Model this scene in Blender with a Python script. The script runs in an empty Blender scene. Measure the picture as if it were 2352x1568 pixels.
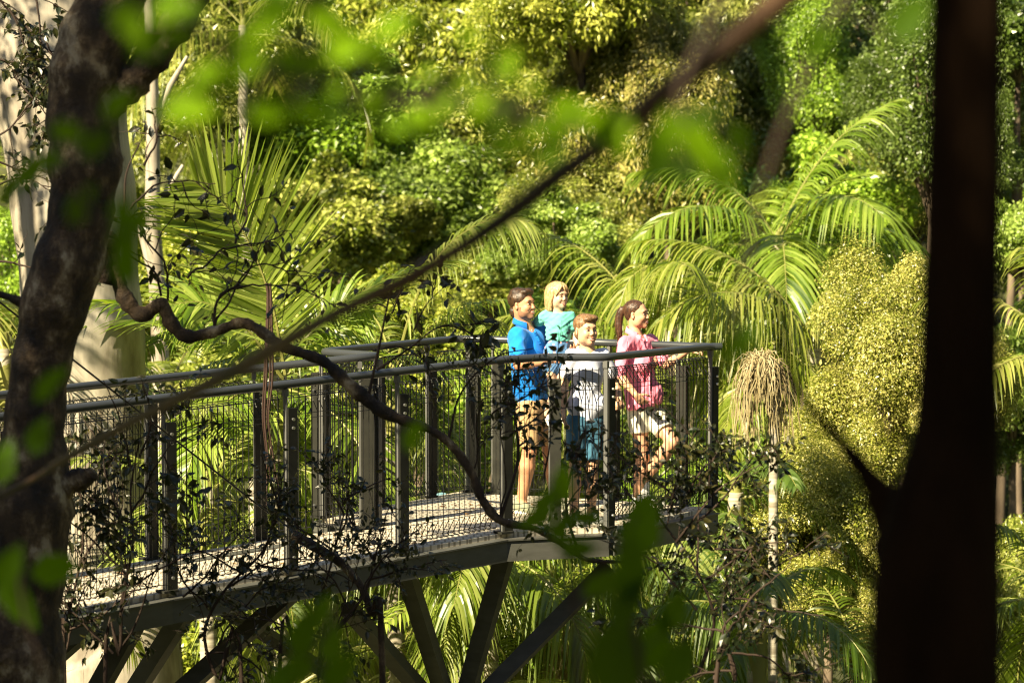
import bpy, math, random
import numpy as np
from mathutils import Vector, Matrix

# ------------------------------------------------------------------ camera, light, exposure
SC = bpy.context.scene
COL = SC.collection
CAM_H = 2.63
F_PX = 5940.0                       # focal length in pixels of a 2352 x 1568 frame
PITCH = math.atan((784 - 415) / F_PX)
CP, SP = math.cos(PITCH), math.sin(PITCH)
cam_d = bpy.data.cameras.new('camera')
cam = bpy.data.objects.new('camera', cam_d); COL.objects.link(cam)
cam.location = (0, 0, CAM_H)
cam.rotation_euler = (math.pi / 2 - PITCH, 0, 0)
cam_d.sensor_width = 36.0
cam_d.lens = 36.0 * F_PX / 2352.0
cam_d.clip_start = 0.1; cam_d.clip_end = 2000
cam_d.dof.use_dof = True
cam_d.dof.focus_distance = 19.4
cam_d.dof.aperture_fstop = 2.6
SC.camera = cam
SUN_EL, SUN_AZ = math.radians(38), math.radians(-138)      # azimuth from +Y, clockwise
w = bpy.data.worlds.new('World'); SC.world = w; w.use_nodes = True
nt = w.node_tree; bg = nt.nodes['Background']
sky = nt.nodes.new('ShaderNodeTexSky'); sky.sky_type = 'NISHITA'; sky.sun_disc = False
sky.sun_elevation = SUN_EL; sky.sun_rotation = SUN_AZ
nt.links.new(sky.outputs[0], bg.inputs[0]); bg.inputs[1].default_value = 0.05
sd = bpy.data.lights.new('sun', 'SUN'); sd.energy = 5.0; sd.angle = math.radians(0.53); sd.color = (1, .86, .57)
sun = bpy.data.objects.new('sun', sd); COL.objects.link(sun)
SUNV = Vector((math.sin(SUN_AZ) * math.cos(SUN_EL), math.cos(SUN_AZ) * math.cos(SUN_EL), math.sin(SUN_EL)))
sun.rotation_euler = SUNV.to_track_quat('Z', 'Y').to_euler()
sun.location = SUNV * 60
SC.view_settings.view_transform = 'Standard'; SC.view_settings.look = 'None'
SC.view_settings.exposure = 1.8; SC.view_settings.gamma = 1.0
SC.render.engine = 'CYCLES'
SC.cycles.max_bounces = 6; SC.cycles.diffuse_bounces = 3; SC.cycles.glossy_bounces = 2
SC.cycles.transmission_bounces = 4; SC.cycles.use_denoising = True; SC.cycles.filter_width = 1.15
SC.cycles.sample_clamp_indirect = 6

# ------------------------------------------------------------------ helpers
def P(px, py, Y):
    """world point at distance Y (world y) seen at pixel (px, py) of the 2352 x 1568 frame"""
    cx = (px - 1176) / F_PX; cy = (784 - py) / F_PX
    d = np.array((cx, CP + cy * SP, -SP + cy * CP))
    return np.array((0, 0, CAM_H)) + d * (Y / d[1])

def nrm(v):
    v = np.asarray(v, float); n = np.linalg.norm(v, axis=-1, keepdims=True); return v / np.maximum(n, 1e-9)

class Geo:
    def __init__(s):
        s.V = []; s.F = {3: [], 4: []}; s.T = {3: [], 4: []}; s.M = {3: [], 4: []}; s.n = 0
    def add(s, verts, faces, tint=0.5, mat=0):
        verts = np.asarray(verts, float).reshape(-1, 3); faces = np.asarray(faces, int)
        if len(faces) == 0: return
        k = faces.shape[1]
        s.V.append(verts); s.F[k].append(faces + s.n); s.n += len(verts)
        t = np.broadcast_to(np.asarray(tint, float), (len(faces),)); s.T[k].append(t)
        s.M[k].append(np.full(len(faces), mat))
    def merge(s, g, mat=None):
        base = s.n
        for v in g.V: s.V.append(v)
        for k in (3, 4):
            for f, t, m in zip(g.F[k], g.T[k], g.M[k]):
                s.F[k].append(f + base); s.T[k].append(t); s.M[k].append(m)
        s.n += g.n
    def box(s, c, size, R=None, **kw):
        sx, sy, sz = np.array(size) / 2
        v = np.array([(x, y, z) for x in (-sx, sx) for y in (-sy, sy) for z in (-sz, sz)])
        if R is not None: v = v @ np.asarray(R).T
        s.add(v + np.asarray(c), [(0, 1, 3, 2), (4, 6, 7, 5), (0, 4, 5, 1), (2, 3, 7, 6), (0, 2, 6, 4), (1, 5, 7, 3)], **kw)
    def beam(s, a, b, w, h, up=(0, 0, 1), **kw):
        """box from a to b, w across, h along the up side"""
        a = np.asarray(a, float); b = np.asarray(b, float); t = nrm(b - a)
        x = nrm(np.cross(t, up)); u = np.cross(x, t)
        R = np.stack((x, t, u), 1)
        s.box((a + b) / 2, (w, np.linalg.norm(b - a), h), R, **kw)
    def tube(s, pts, rad, sides=8, cap=True, jitter=0.0, rng=None, **kw):
        pts = np.asarray(pts, float); n = len(pts)
        rad = np.broadcast_to(np.asarray(rad, float), (n,))
        T = np.gradient(pts, axis=0); T = nrm(T)
        ref = np.array((0, 0, 1.)) if abs(T[0][2]) < .9 else np.array((1., 0, 0))
        N = np.zeros_like(T); N[0] = nrm(np.cross(T[0], ref))
        for i in range(1, n):
            v = N[i - 1] - T[i] * np.dot(N[i - 1], T[i]); N[i] = nrm(v)
        B = np.cross(T, N)
        a = np.linspace(0, 2 * np.pi, sides, endpoint=False)
        r = rad[:, None] * np.ones(sides)
        if jitter and rng is not None: r = r * (1 + jitter * rng.standard_normal((n, sides)))
        V = pts[:, None] + r[..., None] * (np.cos(a)[None, :, None] * N[:, None] + np.sin(a)[None, :, None] * B[:, None])
        i = np.arange(n - 1)[:, None] * sides; j = np.arange(sides)[None]; j2 = (j + 1) % sides
        q = np.stack((i + j, i + j2, i + sides + j2, i + sides + j), -1).reshape(-1, 4)
        s.add(V, q, **kw)
        if cap:
            base = V.reshape(-1, 3)
            for ring, c, fl in ((base[:sides], pts[0], 1), (base[-sides:], pts[-1], 0)):
                vv = np.vstack((ring, c)); jj = np.arange(sides); k2 = (jj + 1) % sides
                f = np.stack((jj, np.full(sides, sides), k2), -1)
                s.add(vv, f if fl else f[:, ::-1], **kw)
    def build(s, name, mats, parent=None, off=(0, 0, 0), smooth=False, label=None, kind=None):
        V = np.concatenate(s.V) - np.asarray(off, float)
        me = bpy.data.meshes.new(name)
        me.vertices.add(len(V)); me.vertices.foreach_set('co', V.astype(np.float32).ravel())
        li = []; st = []; ti = []; ma = []; p = 0
        for k in (3, 4):
            if not s.F[k]: continue
            f = np.concatenate(s.F[k]); li.append(f.ravel()); st.append(p + np.arange(len(f)) * k); p += f.size
            ti.append(np.concatenate(s.T[k])); ma.append(np.concatenate(s.M[k]))
        li = np.concatenate(li); st = np.concatenate(st); ti = np.concatenate(ti); ma = np.concatenate(ma)
        me.loops.add(len(li)); me.loops.foreach_set('vertex_index', li.astype(np.int32))
        me.polygons.add(len(st)); me.polygons.foreach_set('loop_start', st.astype(np.int32))
        me.update(calc_edges=True)
        me.polygons.foreach_set('material_index', ma.astype(np.int32))
        me.polygons.foreach_set('use_smooth', np.full(len(st), bool(smooth)))
        at = me.attributes.new('tint', 'FLOAT', 'FACE'); at.data.foreach_set('value', ti.astype(np.float32))
        for m in (mats if isinstance(mats, (list, tuple)) else [mats]): me.materials.append(m)
        me.update()
        o = bpy.data.objects.new(name, me); COL.objects.link(o)
        if parent is not None: o.parent = parent
        if label: o['label'] = label
        if kind: o['kind'] = kind
        return o

def thing(name, label, cat, loc=(0, 0, 0), group=None):
    o = bpy.data.objects.new(name, None); COL.objects.link(o); o.empty_display_size = .2
    o.location = tuple(float(v) for v in loc); o['label'] = label; o['category'] = cat
    if group: o['group'] = group
    return o
def tag(o, label, cat, group=None):
    o['label'] = label; o['category'] = cat
    if group: o['group'] = group
    return o
def copy_thing(root, loc, label, group=None, rotz=0.0, scale=1.0):
    r = root.copy(); COL.objects.link(r); r.location = tuple(float(v) for v in loc)
    r.rotation_euler = (0, 0, rotz); r.scale = (scale,) * 3 if np.isscalar(scale) else scale
    r['label'] = label
    if group: r['group'] = group
    for ch in list(root.children):
        c = ch.copy(); COL.objects.link(c); c.parent = r
        for g in list(ch.children):
            d = g.copy(); COL.objects.link(d); d.parent = c
    return r

def spline(pts, n):
    """Catmull-Rom through rows of any width"""
    pts = np.asarray(pts, float); m_ = len(pts); q = np.vstack((2 * pts[0] - pts[1], pts, 2 * pts[-1] - pts[-2])); out = []
    for t in np.linspace(0, m_ - 1, n):
        i = min(int(t), m_ - 2); f = t - i; a, b_, c, d = q[i], q[i + 1], q[i + 2], q[i + 3]
        out.append(.5 * ((2 * b_) + (c - a) * f + (2 * a - 5 * b_ + 4 * c - d) * f * f + (3 * b_ - a - 3 * c + d) * f ** 3))
    return np.array(out)

# ------------------------------------------------------------------ materials
def mat(name, base=(.5, .5, .5), rough=.6, metal=0.0, spec=.5):
    m = bpy.data.materials.new(name); m.use_nodes = True
    b = m.node_tree.nodes['Principled BSDF']
    b.inputs['Base Color'].default_value = (*base, 1); b.inputs['Roughness'].default_value = rough
    b.inputs['Metallic'].default_value = metal; b.inputs['Specular IOR Level'].default_value = spec
    return m, m.node_tree, b
def node(nt, t, **kw):
    n = nt.nodes.new(t)
    for k, v in kw.items():
        if k in n.inputs.keys() if not hasattr(n, k) else False: n.inputs[k].default_value = v
        else: setattr(n, k, v)
    return n
def noise(nt, scale, detail=4, rough=.6, vec=None, stretch=None, coord='Object'):
    tc = nt.nodes.new('ShaderNodeTexCoord'); n = nt.nodes.new('ShaderNodeTexNoise')
    n.inputs['Scale'].default_value = scale; n.inputs['Detail'].default_value = detail; n.inputs['Roughness'].default_value = rough
    src = tc.outputs[coord]
    if stretch:
        mp = nt.nodes.new('ShaderNodeMapping'); mp.inputs['Scale'].default_value = stretch
        nt.links.new(src, mp.inputs[0]); src = mp.outputs[0]
    nt.links.new(src, n.inputs['Vector']); return n
def ramp(nt, src, stops):
    r = nt.nodes.new('ShaderNodeValToRGB'); e = r.color_ramp.elements
    while len(e) > 1: e.remove(e[-1])
    e[0].position = stops[0][0]; e[0].color = (*stops[0][1], 1)
    for p, c in stops[1:]:
        x = e.new(p); x.color = (*c, 1)
    nt.links.new(src, r.inputs[0]); return r
def bump(nt, b, src, strength=.3, dist=.01):
    n = nt.nodes.new('ShaderNodeBump'); n.inputs['Strength'].default_value = strength; n.inputs['Distance'].default_value = dist
    nt.links.new(src, n.inputs['Height']); nt.links.new(n.outputs[0], b.inputs['Normal']); return n

def leaf_mat(name, dark, mid, light, trans=.35, rough=.42, tcol=(.25, .42, .04), usecol=False, spec=.5):
    """leaf: per-face tint picks its colour, part of the light passes through the blade"""
    m, nt, b = mat(name, mid, rough, spec=spec)
    at = nt.nodes.new('ShaderNodeAttribute'); at.attribute_name = 'tint'
    r = ramp(nt, at.outputs['Fac'], [(0, dark), (.42, mid), (.72, tuple(a * .5 + b_ * .5 for a, b_ in zip(mid, light))), (1, light)])
    col = r.outputs[0]
    if usecol:
        oi = nt.nodes.new('ShaderNodeObjectInfo')
        mx = nt.nodes.new('ShaderNodeMix'); mx.data_type = 'RGBA'; mx.blend_type = 'MULTIPLY'; mx.inputs[0].default_value = 1
        nt.links.new(col, mx.inputs[6]); nt.links.new(oi.outputs['Color'], mx.inputs[7]); col = mx.outputs[2]
    nt.links.new(col, b.inputs['Base Color'])
    tr = nt.nodes.new('ShaderNodeBsdfTranslucent')
    mt = nt.nodes.new('ShaderNodeMix'); mt.data_type = 'RGBA'; mt.blend_type = 'MIX'; mt.inputs[0].default_value = .55
    nt.links.new(col, mt.inputs[6]); mt.inputs[7].default_value = (*tcol, 1)
    nt.links.new(mt.outputs[2], tr.inputs[0])
    ms = nt.nodes.new('ShaderNodeMixShader'); ms.inputs[0].default_value = trans
    out = nt.nodes['Material Output']
    nt.links.new(b.outputs[0], ms.inputs[1]); nt.links.new(tr.outputs[0], ms.inputs[2]); nt.links.new(ms.outputs[0], out.inputs[0])
    return m

M = {}
M['leaf_bg'] = leaf_mat('forest_leaf', (.04, .06, .006), (.18, .215, .03), (.58, .56, .27), trans=.3, rough=.32, tcol=(.24, .34, .03), usecol=True, spec=.6)
M['leaf_palm'] = leaf_mat('palm_leaf', (.03, .065, .006), (.13, .19, .018), (.42, .44, .16), trans=.42, rough=.36, tcol=(.36, .48, .02), usecol=True)
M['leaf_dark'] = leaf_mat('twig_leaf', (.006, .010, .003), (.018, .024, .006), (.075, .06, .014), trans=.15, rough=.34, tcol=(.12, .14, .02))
M['leaf_near'] = leaf_mat('near_leaf', (.006, .020, .001), (.075, .16, .001), (.17, .31, .001), trans=.5, rough=.6, tcol=(.26, .44, .000), spec=.08)
M['litter'] = leaf_mat('dead_leaf', (.05, .02, .008), (.14, .07, .025), (.30, .18, .06), trans=.1, rough=.6, tcol=(.3, .15, .04))
M['leaf_straw'] = leaf_mat('dry_frond', (.16, .12, .05), (.34, .27, .13), (.5, .43, .24), trans=.25, rough=.6, tcol=(.4, .3, .1))

m, nt, b = mat('dark_bark', rough=.85); M['bark'] = m
n1 = noise(nt, 5.5, 8, .65, stretch=(1, 1, .6)); n2 = noise(nt, 28, 5, .6)
r1 = ramp(nt, n1.outputs[0], [(.38, (.010, .005, .002)), (.50, (.045, .026, .011)), (.57, (.12, .08, .04)), (.64, (.30, .24, .15))])
nt.links.new(r1.outputs[0], b.inputs['Base Color']); bump(nt, b, n2.outputs[0], .9, .02)
m, nt, b = mat('black_bark', (.010, .0055, .003), rough=.95, spec=.05); M['bark_black'] = m  # base colour near black: shade on the near trunk painted in
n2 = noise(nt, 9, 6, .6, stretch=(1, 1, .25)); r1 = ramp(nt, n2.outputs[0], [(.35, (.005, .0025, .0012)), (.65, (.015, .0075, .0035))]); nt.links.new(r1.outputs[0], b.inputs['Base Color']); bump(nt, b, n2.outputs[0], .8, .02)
m, nt, b = mat('brown_twig', (.028, .014, .007), rough=.8); M['twig'] = m
m, nt, b = mat('red_vine', (.032, .012, .006), rough=.7); M['vine'] = m
m, nt, b = mat('blur_branch', (.16, .085, .04), rough=.7); M['branch'] = m
n1 = noise(nt, 3, 3); r1 = ramp(nt, n1.outputs[0], [(.35, (.010, .004, .0015)), (.62, (.055, .024, .007))]); nt.links.new(r1.outputs[0], b.inputs['Base Color'])
m, nt, b = mat('pale_gum_bark', rough=.65); M['gum'] = m
n1 = noise(nt, 2.2, 7, .62, stretch=(1.2, 1.2, .4)); n2 = noise(nt, 22, 4, .6, stretch=(1, 1, .10))
r1 = ramp(nt, n1.outputs[0], [(.36, (.16, .13, .095)), (.5, (.32, .28, .22)), (.64, (.45, .41, .33))])
r2 = ramp(nt, n2.outputs[0], [(.30, (.35, .3, .24)), (.38, (1, 1, 1))])
mx = nt.nodes.new('ShaderNodeMix'); mx.data_type = 'RGBA'; mx.blend_type = 'MULTIPLY'; mx.inputs[0].default_value = .8
nt.links.new(r1.outputs[0], mx.inputs[6]); nt.links.new(r2.outputs[0], mx.inputs[7]); nt.links.new(mx.outputs[2], b.inputs['Base Color'])
bump(nt, b, n2.outputs[0], .25, .01)
m, nt, b = mat('forest_trunk', (.10, .075, .05), rough=.9); M['trunk_bg'] = m
n1 = noise(nt, 2.5, 5, stretch=(1, 1, .3)); r1 = ramp(nt, n1.outputs[0], [(.35, (.05, .035, .025)), (.65, (.20, .15, .10))]); nt.links.new(r1.outputs[0], b.inputs['Base Color'])
m, nt, b = mat('palm_trunk', (.30, .27, .20), rough=.8); M['trunk_palm'] = m
n1 = noise(nt, 2, 3, stretch=(.4, .4, 7)); r1 = ramp(nt, n1.outputs[0], [(.4, (.20, .17, .12)), (.6, (.48, .44, .35))]); nt.links.new(r1.outputs[0], b.inputs['Base Color'])
m, nt, b = mat('forest_floor', rough=.95); M['ground'] = m
n1 = noise(nt, .8, 6); r1 = ramp(nt, n1.outputs[0], [(.35, (.025, .028, .008)), (.6, (.07, .075, .02))]); nt.links.new(r1.outputs[0], b.inputs['Base Color'])

m, nt, b = mat('grey_steel', (.05, .05, .042), rough=.7, spec=.15); M['steel'] = m
n1 = noise(nt, 6, 5); r1 = ramp(nt, n1.outputs[0], [(.3, (.014, .014, .011)), (.7, (.028, .028, .022))]); nt.links.new(r1.outputs[0], b.inputs['Base Color'])
m, nt, b = mat('beam_steel', (.13, .13, .115), rough=.5); M['beam'] = m
n1 = noise(nt, 4, 6, stretch=(1, 1, 3)); r1 = ramp(nt, n1.outputs[0], [(.3, (.045, .045, .038)), (.7, (.08, .08, .07))]); nt.links.new(r1.outputs[0], b.inputs['Base Color'])
m, nt, b = mat('post_flange', (.11, .11, .105), rough=.5, metal=.2); M['flange'] = m
m, nt, b = mat('rail_paint', (.05, .055, .06), rough=.3, metal=.3); M['rail'] = m
m, nt, b = mat('black_wire', (.008, .008, .008), rough=.45, spec=.3); M['wire'] = m
m, nt, b = mat('bolt_steel', (.5, .5, .5), rough=.3, metal=.9); M['bolt'] = m
# perforated deck planks
m, nt, b = mat('deck_tread', (.42, .37, .28), rough=.75); M['deck'] = m
tc = nt.nodes.new('ShaderNodeTexCoord'); mp = nt.nodes.new('ShaderNodeMapping'); mp.inputs['Rotation'].default_value = (0, 0, math.radians(-3))
nt.links.new(tc.outputs['Object'], mp.inputs[0])
br = nt.nodes.new('ShaderNodeTexBrick'); br.inputs['Scale'].default_value = 1
br.inputs['Brick Width'].default_value = .055; br.inputs['Row Height'].default_value = .10; br.inputs['Mortar Size'].default_value = .008
br.inputs['Mortar Smooth'].default_value = .2
br.inputs['Color1'].default_value = (.50, .45, .35, 1); br.inputs['Color2'].default_value = (.46, .41, .32, 1); br.inputs['Mortar'].default_value = (.22, .19, .14, 1)
nt.links.new(mp.outputs[0], br.inputs['Vector']); nt.links.new(br.outputs['Color'], b.inputs['Base Color'])
bump(nt, b, br.outputs['Fac'], -.5, .01)
m, nt, b = mat('faded_tarp', (.10, .22, .28), rough=.7); M['tarp'] = m
n1 = noise(nt, 5, 4, stretch=(3, 3, .6)); r1 = ramp(nt, n1.outputs[0], [(.35, (.05, .12, .16)), (.65, (.17, .32, .38))]); nt.links.new(r1.outputs[0], b.inputs['Base Color'])
# ------------------------------------------------------------------ ground
GY = np.array([-60, -9, 2, 6, 11, 18, 28, 36, 46, 60, 80, 130, 400.])
GZ = np.array([34, 1.2, 1.0, .0, -4.5, -8.5, -9.5, -8.5, -5.0, 4.0, 20, 48, 90.])  # high ground behind the camera added to block low sky light
def gz(x, y):
    z = np.interp(y, GY, GZ)
    z = z + np.maximum(0, np.abs(x) - 24 - .12 * np.maximum(y, 0)) * .5  # unseen side slopes raised to cut sky light
    return z + .5 * np.sin(x * .33 + 1.3) * np.cos(y * .27) + .25 * np.sin(x * .9 + y * .7)
xs = np.concatenate((np.linspace(-300, -45, 10), np.linspace(-40, 40, 60), np.linspace(45, 300, 10)))
ys = np.concatenate((np.linspace(-60, 90, 110), np.linspace(95, 400, 14)))
X, Y = np.meshgrid(xs, ys); Z = gz(X, Y)
g = Geo(); nx = len(xs)
i, j = np.meshgrid(np.arange(len(ys) - 1), np.arange(nx - 1), indexing='ij'); a = (i * nx + j).ravel()
g.add(np.stack((X, Y, Z), -1).reshape(-1, 3), np.stack((a, a + 1, a + nx + 1, a + nx), -1))
g.build('ground', M['ground'], smooth=True, kind='structure')

# ------------------------------------------------------------------ elevated walkway
RH = 1.30
def rp(px, py, z=None):
    """rail point: from pixel and height of the rail in the world"""
    zz = (RH if z is None else z) - CAM_H
    k = -zz * F_PX
    cy = (784 - py) / F_PX; d = np.array(((px - 1176) / F_PX, CP + cy * SP, -SP + cy * CP))
    return np.array((0, 0, CAM_H)) + d * (zz / d[2])
# near posts (px, py of the rail, distance)
N = [P(375 - 282 * k, 914 + 33 * k, 17.1 - .72 * k) for k in (3, 2, 1)] + [P(375, 914, 17.1), P(655, 883, 17.8), P(912, 853, 18.5), P(1152, 826, 19.2)]
N[-1][2] = RH
B1 = rp(1262, 820); C1 = rp(1392, 820.5); E1 = rp(1632, 796)
F1 = rp(1400, 787); G1 = rp(1052, 777.5); H1 = rp(737, 808)
FAR = [P(583, 846, 19.35), P(335, 872, 18.5), P(70, 900, 17.65), P(-220, 931, 16.8), P(-520, 962, 16.0)]
J1 = rp(872, 817)
J1b = rp(826, 821, 1.295)
near_path = N + [B1, C1, E1]
far_path = [FAR[k] for k in (4, 3, 2, 1, 0)] + [J1b, J1, H1]
loop_path = [H1, G1, F1, E1]
W0 = np.array((0., 19.5, 0.))
walk = thing('elevated_walkway', 'steel canopy walkway with black mesh balustrade ending in a lookout platform', 'walkway', W0)
drop = lambda p, h=RH: np.array((p[0], p[1], p[2] - h))

def smooth_path(pts, r=.10, n=5):
    out = [pts[0]]
    for k in range(1, len(pts) - 1):
        a, b_, c = pts[k - 1], pts[k], pts[k + 1]
        la = min(r, np.linalg.norm(a - b_) * .4); lc = min(r, np.linalg.norm(c - b_) * .4)
        p0 = b_ + nrm(a - b_) * la; p2 = b_ + nrm(c - b_) * lc
        for t in np.linspace(0, 1, n): out.append((1 - t) ** 2 * p0 + 2 * t * (1 - t) * b_ + t * t * p2)
    out.append(pts[-1]); return np.array(out)
for path in (near_path, far_path + loop_path[1:]):
    g = Geo(); pts = [np.array(p) for p in path]
    if path is near_path: pts = pts + [E1 + np.array((.09, .02, 0))]
    g.tube(smooth_path(pts), .030, 14)
    g.build('handrail', M['rail'], walk, W0, smooth=True)

# deck, edge beams
def deck_poly(pts, z0, th, name, mtl):
    pts = np.array(pts); n = len(pts); g = Geo()
    c = pts.mean(0)
    top = pts.copy(); bot = pts.copy(); bot[:, 2] -= th
    V = np.vstack((top, bot, [c], [c - (0, 0, th)])); f3 = []; f4 = []
    for i in range(n):
        j = (i + 1) % n
        f3.append((2 * n, i, j)); f3.append((2 * n + 1, n + j, n + i))
    g.add(V, f3)
    g.add(V, [(i, n + i, n + (i + 1) % n, (i + 1) % n) for i in range(n)])
    return g
# ramp section as strip, platform as fan
near_b = [drop(p) for p in N]; far_b = [drop(p) for p in (FAR[4], FAR[3], FAR[2], FAR[1], FAR[0], J1b)]
g = Geo()
far_s = []
for k, p in enumerate(near_b):      # matching far points across the ramp
    q = [f for f in far_b]
    ts = np.linspace(0, 1, len(near_b))[k]
    fx = np.array(q); s = np.linspace(0, 1, len(q))
    far_s.append(np.array([np.interp(ts, s, fx[:, i]) for i in range(3)]))
far_s[-1] = drop(J1); far_s[-1][2] = 0
A = np.array(near_b); Bf = np.array(far_s); n = len(A)
V = np.vstack((A, Bf, A - (0, 0, .05), Bf - (0, 0, .05)))
f = []
for k in range(n - 1):
    f += [(k, k + 1, n + k + 1, n + k), (2 * n + k + 1, 2 * n + k, 3 * n + k, 3 * n + k + 1), (k, 2 * n + k, 2 * n + k + 1, k + 1), (n + k + 1, 3 * n + k + 1, 3 * n + k, n + k)]
g.add(V, f)
g.build('deck', M['deck'], walk, W0)
plat = [drop(p) for p in (N[-1], B1, C1, E1, F1, G1, H1, J1)]
for p in plat: p[2] = 0
# centroid fan must see every corner: use a point between
g = deck_poly(plat, 0, .05, 'deck', M['deck']); g.build('deck', M['deck'], walk, W0)

def edge_beam(path, hh=.155, t=.06, out=.05, z=-.045, side=1):
    path = [np.array(p) for p in path]
    for a, b_ in zip(path[:-1], path[1:]):
        t_ = nrm(b_ - a); s_ = nrm(np.cross(t_, (0, 0, 1))) * side
        g = Geo(); c0 = a + s_ * out + np.array((0, 0, z - hh / 2)); c1 = b_ + s_ * out + np.array((0, 0, z - hh / 2))
        g.beam(c0, c1 - t_ * .003, t, hh)
        g.beam(c0 + (0, 0, hh / 2 + .006) - s_ * .01, c1 - t_ * .003 + (0, 0, hh / 2 + .006) - s_ * .01, t + .05, .012)
        yield g
for path, side in ((near_b, 1), ([drop(N[-1]), drop(C1) * (1, 1, 0) + (0, 0, 0), drop(E1)], 1)):
    if side and len(path) == len(near_b):
        segs = [(path[0], path[3]), (path[3], path[-1])]
    else: segs = [(path[0], path[1]), (path[1], path[2])]
    for a, b_ in segs:
        for gg in edge_beam([a, b_], side=side): gg.build('edge_beam', M['beam'], walk, W0)
for a, b_ in ((far_b[0], far_b[-1]), (drop(J1), drop(H1)), (drop(H1), drop(G1)), (drop(G1), drop(F1)), (drop(F1), drop(E1))):
    for gg in edge_beam([a, b_], side=-1): gg.build('edge_beam', M['beam'], walk, W0)

# mesh infill panels: bent wires with triangular folds at head and foot
def mesh_panel(a, b_, side, pitch=.055, r=.0037):
    a = np.array(a); b_ = np.array(b_); L = np.linalg.norm((b_ - a)[:2]); n = max(3, int(round(L / pitch)))
    t_ = nrm(b_ - a); s_ = nrm(np.cross(t_, (0, 0, 1))) * side      # s_: towards the deck
    g = Geo(); top, bot = -.085, -RH + .045; fo = .075
    prof = [(0, top - .125), (fo, top - .012), (fo * .75, top), (.01, top), (0, top - .012), (0, bot + .012), (.01, bot), (fo * .75, bot), (fo, bot + .012), (0, bot + .125)]
    for k in range(n + 1):
        c = a + (b_ - a) * (k + .5) / (n + 1)
        pts = [c + s_ * x + np.array((0, 0, z)) for x, z in prof]
        g.tube(pts, r, 4, cap=False)
    for x, z in ((0, top - .012), (fo, top - .02), (0, top - .13), (0, top - .165), (0, bot + .165), (0, bot + .13), (fo, bot + .02), (0, bot + .012)):
        o_ = s_ * (x - r * 1.7) + np.array((0, 0, z))
        g.tube([a + o_ + t_ * .02, b_ + o_ - t_ * .02], r * .62, 4, cap=False)
    return g
def post(p, t_, side, twin=.0):
    """flat steel post: pale flange plate across the fence line and a dark stanchion beside it"""
    t_ = nrm(np.array((t_[0], t_[1], 0))); s_ = np.cross(t_, (0, 0, 1)) * side
    R = np.stack((t_, s_, (0, 0, 1)), 1)
    g = Geo(); base = drop(p)
    g.box(base + (0, 0, RH / 2 - .08) + t_ * .048, (.082, .05, RH - .17), R)
    g.box(base + (0, 0, .01) + t_ * .02, (.12, .10, .016), R)
    o = g.build('post', M['steel'], walk, W0)
    g = Geo(); g.box(base + (0, 0, RH / 2 - .012) - t_ * .0, (.012, .034, RH - .03), R)
    g.box(base + (0, 0, RH - .055) + t_ * .0, (.03, .04, .05), R)
    g.build('flange', M['flange'], o, W0)
    for z in (.10, RH - .30, RH - .24):
        g = Geo(); c = base + (0, 0, z) + t_ * .038 - s_ * .036
        g.tube([c, c - s_ * .014], .011, 8); g.build('bolt', M['bolt'], o, W0)
def fence(path, side):
    path = [np.array(p) for p in path]
    for k, (a, b_) in enumerate(zip(path[:-1], path[1:])):
        t_ = nrm(b_ - a)
        mesh_panel(a + t_ * .05, b_ - t_ * .03, side).build('mesh_panel', M['wire'], walk, W0)
        post(a, t_, side)
    post(path[-1], nrm(path[-1] - path[-2]), side)
NS = -1
fence(N + [B1, C1, E1], NS)
fence([FAR[k] for k in (4, 3, 2, 1, 0)] + [J1b], 1)
mid = lambda a, b_, t: a * (1 - t) + b_ * t
fence([J1, H1], 1)
fence([H1, mid(H1, G1, .38), mid(H1, G1, .76), G1 + (.08, -.02, 0)], 1)
fence([G1 + (.1, -.02, 0), rp(1132, 779.5), mid(rp(1132, 779.5), F1, .5), F1, mid(F1, E1, .68)], 1)

# raking struts under the deck, meeting a column off to the bottom
def strut(p0, d0, p1, d1, w_=.115, h_=.10):
    g = Geo(); a = P(*p0, d0); b_ = P(*p1, d1)
    v = nrm(b_ - a); b_ = b_ + v * 1.5
    g.beam(a, b_, w_, h_, up=(-.3, -.9, .2))
    g.build('strut', M['beam'], walk, W0)
strut((1165, 1255), 19.3, (1068, 1600), 19.9, .13)
strut((1400, 1300), 20.1, (1105, 1600), 20.0, .12)
strut((925, 1290), 18.75, (1022, 1600), 19.8, .12)
strut((800, 1395), 18.6, (980, 1600), 19.8, .11)
strut((670, 1360), 18.2, (400, 1600), 17.9, .12)
strut((320, 1410), 17.4, (215, 1600), 17.5, .13)
strut((430, 1395), 17.6, (300, 1600), 18.2, .12)
strut((200, 1440), 16.9, (20, 1600), 17.2, .12)
strut((470, 1370), 18.4, (600, 1450), 18.9, .08)
# cross joists
for k in range(1, len(A)):
    g = Geo(); g.beam(A[k] - (0, 0, .12), Bf[k] - (0, 0, .12), .06, .12); g.build('joist', M['beam'], walk, W0)
g = Geo(); g.beam(drop(C1) * (1, 1, 0) - (0, 0, .12), drop(G1) * (1, 1, 0) - (0, 0, .12), .06, .12); g.build('joist', M['beam'], walk, W0)
g = Geo(); c = P(1040, 1790, 20.0); g.tube([c, (c[0], c[1], gz(c[0], c[1]) - .3)], .16, 16); g.build('column', M['steel'], walk, W0, smooth=True)
# small control box under the beam
g = Geo(); c = P(790, 1325, 18.7); g.box(c, (.22, .16, .11)); g.box(c + (0, -.09, 0), (.12, .03, .09)); g.build('junction_box', M['steel'], walk, W0)

# thin stay cable crossing in front of the near fence
g = Geo(); a = P(150, 812, 16.2); b_ = P(600, 1165, 17.3)
g.tube([a + (a - b_) * .6, a, b_, P(735, 1262, 17.6)], .0065, 6)
tag(g.build('stay_cable', M['wire'], smooth=True), 'thin dark wire stay running diagonally down in front of the near fence', 'cable')

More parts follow.
